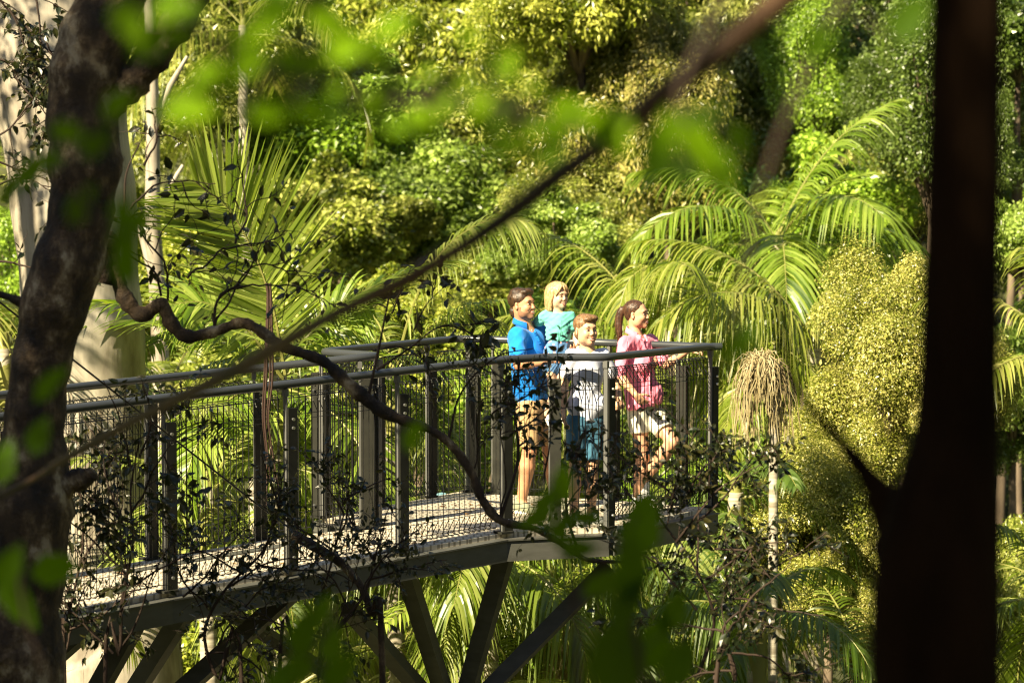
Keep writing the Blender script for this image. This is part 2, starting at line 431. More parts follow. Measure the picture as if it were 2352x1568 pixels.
# rolled faded tarp lying past the far edge of the platform
T0 = P(1060, 1150, 22.1); tr = thing('rolled_tarp', 'faded blue-green rolled tarpaulin beyond the far edge of the platform', 'tarpaulin', T0)
rng = np.random.default_rng(5)
for (pa, pb, yy, rr) in (((1005, 1150), (1075, 1146), 22.2, .055), ((1082, 1148), (1130, 1150), 22.15, .05)):
    a = P(*pa, yy); b_ = P(*pb, yy)
    pts = np.array([a + (b_ - a) * t + (0, 0, .012 * math.sin(t * 9)) for t in np.linspace(0, 1, 14)])
    g = Geo(); g.tube(pts, rr * (1 + .12 * np.sin(np.linspace(0, 14, 14))), 14, jitter=.05, rng=rng)
    g.build('roll', M['tarp'], tr, T0, smooth=True)
    for t in (.3, .75):
        g = Geo(); c = a + (b_ - a) * t; g.tube([c - (.006, 0, 0), c + (.006, 0, 0)], rr * 1.18, 14); g.build('strap', M['wire'], tr, T0)
# the roll rests on a small outrigger shelf of the walkway
g = Geo(); g.box(P(1065, 1166, 22.15), (.62, .3, .03)); g.build('outrigger_shelf', M['steel'], walk, W0)

# fallen leaves on the deck
rng = np.random.default_rng(44); g = Geo()
for _ in range(90):
    t = rng.uniform(.1, 1.6); 
    if t < 1: k = t * (len(A) - 1); i = min(int(k), len(A) - 2); f_ = k - i; a = A[i] * (1 - f_) + A[i + 1] * f_; b_ = Bf[i] * (1 - f_) + Bf[i + 1] * f_; p_ = a + (b_ - a) * rng.uniform(.05, .95)
    else: p_ = np.array((rng.uniform(-.6, 1.0), rng.uniform(19.9, 21.1), 0))
    an = rng.uniform(0, 6.28); L_ = rng.uniform(.05, .09); d_ = np.array((math.cos(an), math.sin(an), 0)); s_ = np.array((-d_[1], d_[0], 0)); p_ = p_ + (0, 0, .006)
    g.add([p_, p_ + d_ * L_ * .5 + s_ * L_ * .22 + (0, 0, .010), p_ + d_ * L_ + (0, 0, .004), p_ + d_ * L_ * .5 - s_ * L_ * .22 + (0, 0, .012)], [(0, 1, 2), (0, 2, 3)], tint=rng.uniform(0, 1))
o = g.build('leaf_litter', M['litter'], kind='stuff'); o['label'] = 'dry brown leaves fallen on the deck'
# ------------------------------------------------------------------ foliage builders
def leaves(g, pos, axis, nor, length, width, tint, mat=0, fold=.25, hexa=False):
    """leaf blades: rhombic (two faces) or hexagonal (four faces), folded along the midrib"""
    pos = np.asarray(pos, float); n = len(pos)
    axis = nrm(axis); side = nrm(np.cross(axis, nor)); up = np.cross(side, axis)
    L = np.broadcast_to(np.asarray(length, float), (n,))[:, None]; Wd = np.broadcast_to(np.asarray(width, float), (n,))[:, None] / 2
    tint = np.clip(np.broadcast_to(tint, (n,)), 0, 1)
    if not hexa:
        v = np.stack((pos, pos + axis * L * .45 + side * Wd + up * Wd * fold, pos + axis * L - up * L * .1, pos + axis * L * .45 - side * Wd + up * Wd * fold), 1)
        b = np.arange(n)[:, None] * 4
        f = np.concatenate((b + np.array([[0, 1, 2]]), b + np.array([[0, 2, 3]])))
        g.add(v, f, tint=np.tile(tint, 2), mat=mat)
    else:
        a1, a2 = .28, .66
        v = np.stack((pos, pos + axis * L * a1 + side * Wd + up * Wd * fold, pos + axis * L * a2 + side * Wd * .8 + up * Wd * fold - up * L * .05,
                      pos + axis * L - up * L * .15, pos + axis * L * a2 - side * Wd * .8 + up * Wd * fold - up * L * .05, pos + axis * L * a1 - side * Wd + up * Wd * fold,
                      pos + axis * L * .5 - up * L * .03), 1)
        b = np.arange(n)[:, None] * 7
        f = np.concatenate([b + np.array([q]) for q in ((0, 1, 2, 6), (6, 2, 3, 4), (0, 6, 4, 5))])
        g.add(v, f, tint=np.tile(tint, 3), mat=mat)

def crown_geo(seed, n=15000, R=(1, 1, 1), clumps=46, leaf=.10, wid=.5, droop=.2, spread=.30, tint=(.45, .2), noise_=.16):
    """unit-ish crown: leaf clumps over an uneven body, each clump a rounded tuft with gaps between"""
    rng = np.random.default_rng(seed); g = Geo()
    cs = []
    while len(cs) < clumps:
        v = nrm(rng.standard_normal(3)); r = rng.uniform(.55, 1.0) ** .6
        if v[2] < -.55: continue
        c = v * r * (1 - spread * .6) * (1 + .16 * math.sin(4 * v[0] + seed) + .14 * math.sin(5 * v[2] + 2 * seed + 3 * v[1]))
        cs.append(c)
    cs = np.array(cs); cr = rng.uniform(.45, 1.25, clumps) * spread; ca = rng.uniform(.6, 1.5, (clumps, 3));  ct = rng.normal(0, .16, clumps)
    k = rng.choice(clumps, n, p=cr ** 2 / (cr ** 2).sum())
    d = nrm(rng.standard_normal((n, 3)) + (0, 0, .45))
    rr = cr[k] * (1 - np.abs(rng.normal(0, noise_, n)))
    pos = cs[k] + d * rr[:, None] * ca[k] * np.array((1, 1, .75)) + .02 * rng.standard_normal((n, 3)); pos *= np.asarray(R)
    nor = nrm(d + (0, 0, .5) + .55 * rng.standard_normal((n, 3)))
    ax = nrm(np.cross(nor, rng.standard_normal((n, 3))) + d * .5 + np.array((0, 0, -droop)))
    L = leaf * rng.lognormal(0, .32, n)
    leaves(g, pos, ax, nor, L, L * wid, tint[0] + tint[1] * rng.standard_normal(n) + ct[k])
    limbs = Geo()
    for c in cs[:: 3]:
        c = c * R; mid_ = c * .45 + np.array((0, 0, -.25 * R[2]))
        t = np.linspace(0, 1, 5)[:, None]; p0 = np.array((0, 0, -.75 * R[2]))
        pts = (1 - t) ** 2 * p0 + 2 * t * (1 - t) * mid_ + t * t * c
        limbs.tube(pts, np.linspace(.035, .008, 5) * R[0], 5, cap=False)
    return g, limbs

KINDS = {}
def crown_kind(key, **kw):
    scale = kw.pop('scale')
    g, l = crown_geo(**kw)
    for q in (g, l): q.V = [v * scale for v in q.V]
    return g, l
PROTO = {}
def forest_tree(key, px, py, dist, rad_px, label, color, squash=1.0, trunk=True, trunk_px=None, name='forest_tree', rot=None, group='trees on the slope behind the walkway'):
    """tree with its crown centred at a pixel and distance; crown mesh shared per kind, its own trunk"""
    c = P(px, py, dist); s = rad_px * dist / F_PX
    gx = c[0] + random.uniform(-.15, .15) if trunk_px is None else P(trunk_px, py, dist)[0]
    gy = c[1] + .3
    base = np.array((gx, gy, gz(gx, gy) - .2))
    o = thing(name, label, 'tree', base, group)
    me, meL, unit = PROTO[key]
    k = s / unit
    cr = bpy.data.objects.new('crown', me); COL.objects.link(cr); cr.parent = o
    cr.location = tuple(c - base); cr.scale = (k, k, k * squash); cr.rotation_euler = (0, 0, random.uniform(0, 6.28) if rot is None else rot)
    cr.color = (*color, 1)
    for q_ in range(2):
        c2 = cr.copy(); COL.objects.link(c2); v_ = nrm(np.array((random.uniform(-1, 1), random.uniform(-.6, .3), random.uniform(-.9, .5)))) * s * random.uniform(.55, .8)
        c2.location = tuple(c - base + v_); kk = k * random.uniform(.45, .7); c2.scale = (kk, kk * random.uniform(.8, 1.2), kk * squash * random.uniform(.7, 1.2)); c2.rotation_euler = (random.uniform(-.5, .5), random.uniform(-.5, .5), random.uniform(0, 6.28))
        c2.color = (*(np.array(color) * random.uniform(.8, 1.15)), 1)
    li = bpy.data.objects.new('limbs', meL); COL.objects.link(li); li.parent = o
    li.location = cr.location; li.scale = cr.scale; li.rotation_euler = cr.rotation_euler
    if c[2] - base[2] > .6:
        g = Geo(); n = 9; t = np.linspace(0, 1, n)[:, None]
        top = c + np.array((0, 0, -.1 * s)); pts = base + (top - base) * t
        pts[:, 0] += .18 * s * np.sin(t[:, 0] * 5 + px) * (1 - t[:, 0]); 
        g.tube(pts, np.linspace(.07 * s + .04, .02 * s + .02, n), 9, jitter=.05, rng=np.random.default_rng(int(px) + 5000))
        g.build('trunk', M['trunk_bg'], o, base, smooth=True)
    return o

def make_proto(key, **kw):
    g, l = crown_geo(**kw)
    a = g.build('crown_source', M['leaf_bg']); b_ = l.build('limbs_source', M['trunk_bg'], smooth=True)
    PROTO[key] = (a.data, b_.data, 1.0)
    bpy.data.objects.remove(a); bpy.data.objects.remove(b_)
make_proto('broad', seed=1, n=30000, clumps=40, leaf=.058, wid=.55, spread=.32, tint=(.45, .20))
make_proto('round', seed=2, n=32000, clumps=54, leaf=.052, wid=.55, spread=.26, tint=(.5, .24), R=(1, 1, .85))
make_proto('fine', seed=3, n=42000, clumps=64, leaf=.036, wid=.5, spread=.28, tint=(.5, .24))
make_proto('hang', seed=4, n=44000, clumps=56, leaf=.052, wid=.3, spread=.32, droop=.9, tint=(.5, .24), R=(.9, .9, 1.1))
make_proto('vine', seed=5, n=110000, clumps=60, leaf=.024, wid=.5, spread=.34, droop=.5, tint=(.55, .24), noise_=.3, R=(.85, .85, 1.2))
make_proto('tall', seed=6, n=42000, clumps=70, leaf=.034, wid=.5, spread=.26, tint=(.42, .26), R=(.7, .7, 1.4))

random.seed(4)
GREEN, LIME, OLIVE, YEL, DARK, GREY, BRN, VIN = (1.0, 1.3, .7), (1.05, 1.5, .45), (1.15, 1.2, .7), (1.3, 1.35, .55), (.45, .62, .36), (1.2, 1.2, 1.15), (1.15, 1.02, .7), (1.25, 1.16, .78)
T = [
 # key, px, py, dist, radius px, colour, squash, label
 ('hang', 470, 90, 44, 230, OLIVE, 1.0, 'loose olive tree behind the top of the dark leaning trunk'),
 ('broad', 760, 330, 45, 190, LIME, 1.0, 'bright green broadleaf tree right of the upright palm frond tips'),
 ('broad', 660, 60, 52, 220, GREEN, 1.0, 'mid green tree at the top edge left of centre'),
 ('round', 760, 560, 42, 200, OLIVE, .9, 'rounded olive shrubby tree above the left end of the loop handrail'),
 ('round', 960, 480, 44, 190, GREEN, .85, 'pale glossy tree above the arching palm frond'),
 ('hang', 1000, 90, 50, 220, YEL, 1.0, 'yellowish tree at the top edge near the centre'),
 ('fine', 1210, 150, 52, 230, YEL, 1.0, 'tall yellow green tree beyond the blurred leaf band'),
 ('fine', 1090, 330, 49, 200, OLIVE, 1.0, 'fine leaved olive tree behind the blurred leaf band'),
 ('round', 1285, 575, 39, 135, GREEN, .95, 'rounded glossy tree directly above the fair haired girl'),
 ('round', 1130, 640, 41, 110, OLIVE, .9, 'small olive tree behind the tip of the arching palm frond'),
 ('hang', 1450, 330, 41.5, 200, BRN, 1.1, 'brownish hanging tree beside the dark slender trunk'),
 ('hang', 1560, 120, 48, 240, OLIVE, 1.0, 'big drooping olive grey tree under the top of the diagonal branch'),
 ('hang', 1720, 250, 47, 180, GREY, 1.1, 'grey green drooping tree left of the pale vine column'),
 ('fine', 1600, 480, 46, 150, BRN, 1.0, 'brown tinged tree behind the drooping palm fronds'),
 ('tall', 1865, 180, 44, 120, LIME, 1.3, 'bright green vine column above the feathery palm'),
 ('fine', 2010, 170, 46, 250, DARK, 1.1, 'dark green tree of small leaves at the upper right'),
 ('fine', 2080, 460, 43, 130, OLIVE, 1.2, 'olive tree just left of the black trunk'),
 ('round', 2340, 90, 40, 130, DARK, 1.0, 'dark tree in the top right corner'),
 ('round', 2345, 330, 42, 110, OLIVE, 1.1, 'sunlit tree at the right edge above the palm'),
 ('round', 2350, 560, 38, 120, GREEN, 1.0, 'green tree at the right edge beside the black trunk'),
 ('broad', 1385, 745, 34, 75, LIME, .9, 'vivid green bush between the boy and the woman'),
 ('round', 900, 730, 36, 150, YEL, .7, 'yellow green shrubby tree just above the near handrail'),
 ('vine', 2050, 830, 25.5, 215, VIN, 1.05, 'golden vine covered mound left of the black trunk'),
 ('fine', 1330, 470, 41, 130, OLIVE, 1.0, 'olive tree in front of the forked dark trunk'),
 ('vine', 1965, 1030, 25.8, 180, VIN, 1.0, 'middle golden creeper mound left of the fork of the black trunk'),
 ('vine', 1790, 1240, 25.4, 130, VIN, 1.0, 'small golden creeper mound below the pale flower stem'),
 ('vine', 1900, 1240, 25, 215, VIN, .95, 'lower golden vine mound beneath the pale flower head'),
 ('vine', 2080, 1400, 26, 190, OLIVE, 1.0, 'olive vine mound at the foot of the black trunk'),
 ('fine', 1690, 1010, 36, 120, LIME, 1.0, 'green bush beyond the end post of the lookout'),
 ('broad', 1560, 1420, 34, 200, OLIVE, .9, 'sunlit bush low beneath the right end of the lookout'),
 ('broad', 1260, 1480, 33, 180, LIME, .9, 'light green bush between the raking struts'),
 ('round', 480, 1500, 30, 190, YEL, .9, 'yellow green bush beneath the walkway right of the pale trunk'),
 ('broad', 760, 1480, 33, 190, OLIVE, .9, 'olive bush low behind the left struts'),
 ('round', 300, 640, 43, 220, YEL, 1.0, 'yellow green tree behind the pale gum trunk'),
 ('fine', 40, 640, 40, 160, LIME, 1.0, 'light green tree at the left edge behind the gum trunk'),
 ('fine', 1000, 900, 36, 180, YEL, 1.0, 'sunlit yellow tree seen through the far balustrade'),
 ('broad', 1230, 900, 35, 180, LIME, 1.0, 'bright tree behind the man and girl'),
 ('broad', 640, 950, 36, 230, OLIVE, 1.0, 'leafy tree seen through the mesh left of centre'),
 ('round', 1500, 1150, 35, 180, LIME, 1.0, 'green tree behind the legs of the woman'),
 ('round', 2330, 900, 34, 150, GREEN, 1.2, 'dark leafed tree right of the black trunk low down'),
 ('fine', 2330, 1400, 31, 170, OLIVE, 1.2, 'olive bush in the lower right corner'),
 ('broad', 1850, 560, 42, 200, LIME, 1.0, 'lush green tree behind the feathery palm'),
 ('round', 90, 1300, 32, 200, OLIVE, 1.0, 'tree behind the lower left of the walkway'),
 ('hang', 200, -60, 46, 220, GREEN, 1.0, 'green tree beyond the top left corner'),
 ('hang', 1330, -60, 41, 230, YEL, 1.0, 'yellowish tree rising past the middle of the top edge'),
 ('hang', 1770, -120, 52, 240, OLIVE, 1.0, 'olive tree rising past the top edge above the vine column'),
 ('hang', 820, -110, 54, 240, GREEN, 1.0, 'green tree rising past the top edge left of centre'),
 ('tall', 2150, 250, 40, 200, DARK, 1.1, 'dark tree directly behind the black trunk'),
 ('round', 2500, 500, 44, 220, GREEN, 1.0, 'tree just past the right edge'),
 ('round', -160, 200, 46, 240, GREEN, 1.0, 'tree just past the left edge'),
]
for (k_, px, py, d_, r_, c_, sq, lab) in T:
    if k_ != 'vine': r_ *= 1.18
    forest_tree(k_, px, py, d_, r_, lab, c_, sq)

# undergrowth on the far slope (too many to count)
rng = np.random.default_rng(77); n = 130000
y = rng.uniform(36, 80, n); x = rng.uniform(-1, 1, n) * (y * .27 + 3); z = gz(x, y) + 2.6 * rng.uniform(0, 1, n) ** 2 + .5 * (np.sin(x * 1.7) * np.cos(y * 1.3)) ** 2
g = Geo(); L = rng.uniform(.07, .19, n)
leaves(g, np.stack((x, y, z), -1), rng.standard_normal((n, 3)) * (1, 1, .6), nrm(rng.standard_normal((n, 3)) + (-.3, -.8, 1.0)), L, L * .5, .5 + .25 * rng.standard_normal(n))
o = g.build('undergrowth', M['leaf_bg'], kind='stuff'); o['label'] = 'leafy undergrowth covering the far slope'; o.color = (1.05, 1.1, .7, 1)

# ------------------------------------------------------------------ palms
def frond(g, pts, llen, n=46, width=.030, droop=.35, up=None, fwd=.55, start=.12, tint=.5, rng=None, seg=5, rach=.016, flat=1.0, rmat=1, taper=1.0):
    """pinnate frond along pts: midrib plus two rows of leaflets that sag under their own weight"""
    pts = np.asarray(pts, float)
    s = np.linspace(0, 1, len(pts)); 
    def at(t): return np.stack([np.interp(t, s, pts[:, i]) for i in range(3)], -1)
    tt = np.linspace(start, .995, n)
    pos = at(tt); T_ = nrm(at(np.minimum(tt + .02, 1)) - at(tt - .02))
    up = np.array((0, 0, 1.)) if up is None else np.asarray(up, float)
    S = nrm(np.cross(T_, up)); U = np.cross(S, T_)
    prof = np.sin(np.pi * (0.12 + .86 * (tt - start) / (1 - start))) ** .55
    u = np.linspace(0, 1, seg + 1)
    for sd_ in (-1, 1):
        m_ = n
        L = llen * prof * rng.uniform(.85, 1.1, m_); 
        f_ = fwd + .8 * ((tt - start) / (1 - start)) ** 2 + rng.normal(0, .05, m_)
        D = nrm(S * sd_ * flat + T_ * f_[:, None] + U * .22 + .05 * rng.standard_normal((m_, 3)))
        c = pos[:, None] + D[:, None] * (L[:, None] * u)[..., None]
        dr = droop * rng.uniform(.75, 1.35, m_)
        c[..., 2] -= (L[:, None] * dr[:, None] * u ** 2.2)
        wv = nrm(np.cross(D, U) + .25 * rng.standard_normal((m_, 3)))
        wv = nrm(np.cross(D, nrm(U + .35 * rng.standard_normal((m_, 3)))))
        ww = width * np.array([.35, .9, 1, .85, .5, .04])[:seg + 1] / 2
        v = np.stack((c - wv[:, None] * ww[None, :, None], c + wv[:, None] * ww[None, :, None]), 2)   # m, seg+1, 2, 3
        b_ = (np.arange(m_)[:, None] * (seg + 1) + np.arange(seg)[None]) * 2
        q = np.stack((b_, b_ + 1, b_ + 3, b_ + 2), -1).reshape(-1, 4)
        ti = np.repeat(np.clip(tint + rng.normal(0, .16, m_), 0, 1), seg)
        g.add(v.reshape(-1, 3), q, tint=ti)
    g.tube(at(np.linspace(0, 1, 16)), np.linspace(rach, rach * .18, 16), 5, mat=rmat, tint=.5)

def arc(base, az, el, length, sag, n=14):
    """midrib curve leaving base at elevation el and bending down by sag"""
    h = np.array((math.cos(az), math.sin(az), 0)); p = np.array(base, float); out = [p.copy()]
    for k in range(n):
        e = el - sag * (k / n) ** 1.2
        p = p + (h * math.cos(e) + np.array((0, 0, math.sin(e)))) * length / n; out.append(p.copy())
    return np.array(out)

m, nt, b = mat('frond_rib', (.20, .20, .05), rough=.5); M['rib'] = m
def palm(px, py, d, length, nf, label, color, seed, el=(.1, 1.25), sag=(1.2, 2.0), llen=.42, droop=.5, dead=0, trunk_r=.075, azs=None, nl=44, width=.028, custom=None, tint=.5, group='feather palms in the gully'):
    """feather palm whose crown sits at a pixel and distance"""
    rng = np.random.default_rng(seed); c = P(px, py, d); base = np.array((c[0], c[1], gz(c[0], c[1]) - .2))
    o = thing('feather_palm', label, 'palm', base, group)
    g = Geo(); t = np.linspace(0, 1, 24)[:, None]; pts = base + (c - base) * t; pts[:, 0] += .12 * np.sin(t[:, 0] * 4) * np.sin(t[:, 0] * math.pi)
    rr = np.linspace(trunk_r * 1.25, trunk_r, 24); g.tube(pts, rr, 12)
    g.build('trunk', M['trunk_palm'], o, base, smooth=True)
    g = Geo(); g.tube([c - (0, 0, .7), c - (0, 0, .35), c + (0, 0, .15)], [trunk_r * 1.05, trunk_r * 1.25, trunk_r * .6], 12)
    g.build('crownshaft', M['rib'], o, base, smooth=True)
    for k in range(nf):
        az = (k * 2.399 + seed) if azs is None else azs[k % len(azs)] + rng.normal(0, .12)
        f = k / max(1, nf - 1)
        e = el[1] + (el[0] - el[1]) * f + rng.normal(0, .08); sg = sag[0] + (sag[1] - sag[0]) * f + rng.normal(0, .1)
        g = Geo(); frond(g, arc(c + (0, 0, .05 - .2 * f), az, e, length * rng.uniform(.85, 1.1), sg), llen * length / 2.4 * rng.uniform(.9, 1.1), n=nl, droop=droop, rng=rng, width=width, tint=tint)
        fr = g.build('frond', [M['leaf_palm'], M['rib']], o, base); fr.color = (*color, 1)
    for (pp, dd, ll, kw) in (custom or []):
        g = Geo(); pts = np.array([P(a_, b_, dd + (e_ if e_ is not None else 0)) for a_, b_, e_ in pp])
        s = np.linspace(0, 1, len(pts)); t = np.linspace(0, 1, 18)
        from_ = np.stack([np.interp(t, s, pts[:, i]) for i in range(3)], -1)
        for _ in range(2): from_[1:-1] = (from_[:-2] + 2 * from_[1:-1] + from_[2:]) / 4
        frond(g, from_, ll, rng=rng, **kw)
        fr = g.build('frond', [M['leaf_palm'], M['rib']], o, base); fr.color = (*color, 1)
    for k in range(dead):
        g = Geo(); az = rng.uniform(0, 6.28)
        frond(g, arc(c - (0, 0, .4), az, -.6, length * .8, .9), llen * .8, n=30, droop=.9, rng=rng, width=.018)
        g.build('dead_frond', [M['leaf_straw'], M['trunk_bg']], o, base, label='brown dead frond hanging against the trunk')
    return o
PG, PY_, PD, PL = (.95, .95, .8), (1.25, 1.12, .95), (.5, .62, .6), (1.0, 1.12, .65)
# the large upright frond seen face on, and its palm at the left
palm(640, 860, 23.0, 2.3, 9, 'large feather palm with an upright fan-like frond left of centre', PL, 11, el=(-.1, .75), sag=(.7, 1.5), llen=.62, droop=.35, nl=52, width=.034,
     azs=[.3, 2.9, 3.5, -.3, 2.6, .6, 3.9, 5.6, 1.4],
     custom=[([(655, 860, 0), (628, 700, -.1), (585, 580, -.2), (530, 480, -.35), (450, 420, -.5)], 21.8, 1.0, dict(n=72, up=(.15, -1, .25), fwd=.80, droop=.05, width=.034, start=.10, tint=.72)),
             ([(650, 870, 0), (560, 740, -.2), (470, 690, -.3), (380, 700, -.5)], 22.9, .62, dict(n=50, up=(0, -.7, .7), fwd=.5, droop=.30, width=.034, tint=.6)),
             ([(650, 870, 0), (720, 730, .2), (790, 690, .2), (850, 700, .1)], 23.2, .55, dict(n=46, up=(0, -.7, .7), fwd=.5, droop=.40, width=.030))])
palm(905, 860, 24.5, 2.0, 7, 'feather palm with one tall arching frond behind the loop handrail', PG, 12, el=(-.1, .9), sag=(1.1, 1.9), llen=.5, droop=.6,
     custom=[([(905, 860, 0), (945, 700, -.1), (1000, 590, -.15), (1080, 520, -.2), (1160, 495, -.25), (1225, 515, -.3)], 24.5, .62, dict(n=64, up=(-.2, -.25, 1), fwd=.35, droop=.75, width=.026, start=.15, tint=.65)),
             ([(905, 860, 0), (985, 760, 0), (1060, 715, 0), (1150, 740, 0)], 24.3, .5, dict(n=50, droop=.6, width=.022, tint=.9))])
palm(1785, 560, 31, 2.4, 15, 'tall feathery palm with fronds spilling both ways right of the woman', PL, 13, el=(-.2, 1.0), sag=(1.2, 2.1), llen=.8, droop=.8, nl=60, width=.034, dead=1,
     custom=[([(1745, 650, 0), (1830, 520, 0), (1900, 430, 0), (1990, 400, 0)], 31, .62, dict(n=56, droop=.25, width=.035, tint=.55))])
palm(1870, 800, 27, 2.2, 4, 'palm with long hanging pale fronds above the flower head', PY_, 14, el=(.3, 1.1), sag=(1.4, 2.3), llen=.66, droop=1.0, nl=56, azs=[2.8, 3.6, 2.2, 4.0],
     custom=[([(1860, 800, 0), (1870, 700, 0), (1930, 645, 0), (2000, 650, 0), (2050, 700, 0)], 27, .6, dict(n=50, droop=1.1, width=.030, tint=.8, fwd=.3)), ([(1860, 840, 0), (1830, 740, 0), (1780, 670, 0), (1700, 645, 0), (1630, 690, 0)], 27, .95, dict(n=60, droop=1.15, width=.030, tint=.55, fwd=.3))])
palm(1500, 800, 27.5, 2.6, 9, 'palm with curtain-like drooping fronds just right of the woman', PY_, 15, el=(0, 1.15), sag=(1.4, 2.3), llen=.62, droop=1.1, nl=56,
     custom=[([(1560, 830, 0), (1520, 700, 0), (1500, 600, 0), (1440, 640, -.2), (1420, 720, -.3)], 27.5, .6, dict(n=50, droop=1.0, width=.028)),
             ([(1700, 830, 0), (1660, 700, 0), (1590, 610, 0), (1500, 590, 0), (1430, 640, 0)], 27.8, .8, dict(n=60, droop=1.1, width=.030, tint=.5, fwd=.3))])
for i, (px, py, d_, ln, nf, lab, c_, kw) in enumerate([
    (480, 1120, 22.5, 2.0, 9, 'palm filling the mesh panels left of the hanging vine', PG, dict(el=(-.3, .9), droop=.5, tint=.6)),
    (760, 1080, 23.5, 2.2, 9, 'palm seen through the mesh in the middle of the walkway', PL, dict(el=(-.2, 1.1), droop=.6, tint=.7)),
    (1050, 1060, 25.5, 2.4, 9, 'palm behind the mesh left of the man', PY_, dict(el=(-.2, 1.1), droop=.8)),
    (1490, 1120, 26.0, 2.4, 9, 'palm behind the knees of the woman', PG, dict(el=(-.2, 1.1), droop=.7, tint=.65)),
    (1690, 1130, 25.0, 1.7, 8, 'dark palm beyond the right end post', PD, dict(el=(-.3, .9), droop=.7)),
    (1130, 1260, 23.5, 1.9, 10, 'palm with a curtain of hanging leaflets under the platform beam', PG, dict(el=(-.3, .7), droop=1.3, llen=.8, tint=.5)),
    (1010, 1520, 25.0, 2.2, 9, 'low palm between the two middle struts', PY_, dict(el=(-.1, 1.2), droop=.5, tint=.7)),
    (1190, 1570, 24.0, 2.2, 9, 'low palm right of the middle strut', PL, dict(el=(-.1, 1.2), droop=.4, tint=.8)),
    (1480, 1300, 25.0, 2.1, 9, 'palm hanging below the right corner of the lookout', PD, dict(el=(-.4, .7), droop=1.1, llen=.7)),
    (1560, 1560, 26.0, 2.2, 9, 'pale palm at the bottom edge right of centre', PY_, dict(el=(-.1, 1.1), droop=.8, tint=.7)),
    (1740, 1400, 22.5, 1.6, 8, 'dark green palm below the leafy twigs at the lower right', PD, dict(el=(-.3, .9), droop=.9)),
    (2000, 1640, 23.0, 2.2, 9, 'glossy palm arching over the bottom edge left of the black trunk', PG, dict(el=(0, 1.2), droop=.7, tint=.4)),
    (2420, 800, 24.0, 1.7, 10, 'sunlit palm at the right edge', PY_, dict(el=(-.2, 1.0), droop=.8, tint=.6)),
    (2430, 1350, 22.0, 1.7, 10, 'palm in the lower right corner', PG, dict(el=(-.2, 1.1), droop=.7, tint=.4)),
    (10, 800, 24.0, 2.2, 9, 'palm at the left edge behind the walkway', PY_, dict(el=(-.2, 1.1), droop=.6, tint=.6)),
    (390, 900, 25.5, 2.1, 9, 'palm beside the pale gum trunk', PG, dict(el=(-.2, 1.0), droop=.7, tint=.6)),
    (560, 60, 40, 3.0, 9, 'palm high on the slope at the upper left', BRN, dict(el=(-.2, 1.2), droop=.7, tint=.5, llen=.5)),
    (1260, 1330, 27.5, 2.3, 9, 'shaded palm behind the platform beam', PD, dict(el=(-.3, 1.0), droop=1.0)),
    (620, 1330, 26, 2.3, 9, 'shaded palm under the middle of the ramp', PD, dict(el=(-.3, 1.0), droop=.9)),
    (860, 1450, 27, 2.3, 9, 'yellowish palm behind the left raking strut', PY_, dict(el=(-.3, 1.0), droop=1.0)),
]):
    kw.setdefault('llen', .5); palm(px, py, d_, ln, nf, lab, c_, 30 + i, **kw)

# hanging palm flower heads on their slim palms
def flower_head(px, py, d, label, w_=.26, h_=.62, seed=1, trunk=True):
    rng = np.random.default_rng(seed); c = P(px, py, d); base = np.array((c[0] + .12, c[1] + .1, gz(c[0], c[1]) - .2))
    o = thing('flowering_palm', label, 'palm', base)
    g = Geo()
    for k in range(330):
        a = rng.uniform(0, 6.28); r = w_ * rng.uniform(.2, 1) ** .6; t = np.linspace(0, 1, 8)[:, None]
        ex = np.array((math.cos(a), math.sin(a), 0)) * r; ln = h_ * (rng.uniform(.25, .85) + .28 * math.sin(a * 2 + 1))
        p = c + (0, 0, h_ * .45) + ex * np.sin(t * 1.57) ** .8 + np.array((0, 0, 1)) * (.16 * h_ / .7 * np.sin(t * 3.1) * (t < .9) - ln * t ** 1.5)
        p += (np.array((rng.normal(0, .06), rng.normal(0, .06), rng.normal(0, .05))) * t) ; p[1:] += rng.normal(0, .011, (7, 3)); g.tube(p, np.linspace(.006, .0035, 8), 4, cap=False, tint=rng.uniform(.2, 1))
    g.build('flower_strands', M['leaf_straw'], o, base)
    g = Geo(); t = np.linspace(0, 1, 20)[:, None]; top = c + (w_ * .45, .05, h_ * .5); g.tube(base + (top - base) * t, .045, 10)
    g.build('trunk', M['trunk_palm'], o, base, smooth=True)
    return o
flower_head(1752, 925, 23.6, 'slim pale palm stem with a straw coloured flower head like a mop', w_=.24, h_=.70, seed=3)
flower_head(1318, 1510, 24.0, 'low palm stem with an olive brown hanging flower head at the bottom edge', w_=.19, h_=.55, seed=4)

g = Geo(); c0 = P(372, 730, 30.0); b0 = np.array((c0[0], c0[1], gz(c0[0], c0[1]) - .3)); st_ = thing('slender_tree', 'slender pale trunk behind the twigs right of the gum tree', 'tree', b0)
g.tube(np.array([b0, P(372, 1000, 30), P(366, 730, 30), P(350, 500, 30), P(352, 300, 30), P(340, -150, 30)]), [.12, .11, .10, .09, .08, .06], 12); g.build('trunk', M['gum'], st_, b0, smooth=True)
for a_, b__ in (((352, 640), (300, 480)), ((352, 520), (420, 380)), ((350, 300), (430, 130))):
    g = Geo(); g.tube([P(*a_, 30), (P(*a_, 30) + P(*b__, 30.2)) / 2 + (0, 0, .08), P(*b__, 30.2)], [.05, .04, .02], 8); g.build('limb', M['gum'], st_, b0, smooth=True)
gg, ll = crown_geo(seed=71, n=16000, clumps=40, leaf=.05, spread=.32)
for q_ in (gg,): q_.V = [v * np.array((1.6, 1.4, 1.2)) + P(340, -330, 30) for v in q_.V]
cr_ = gg.build('crown', M['leaf_bg'], st_, b0); cr_.color = (*OLIVE, 1)

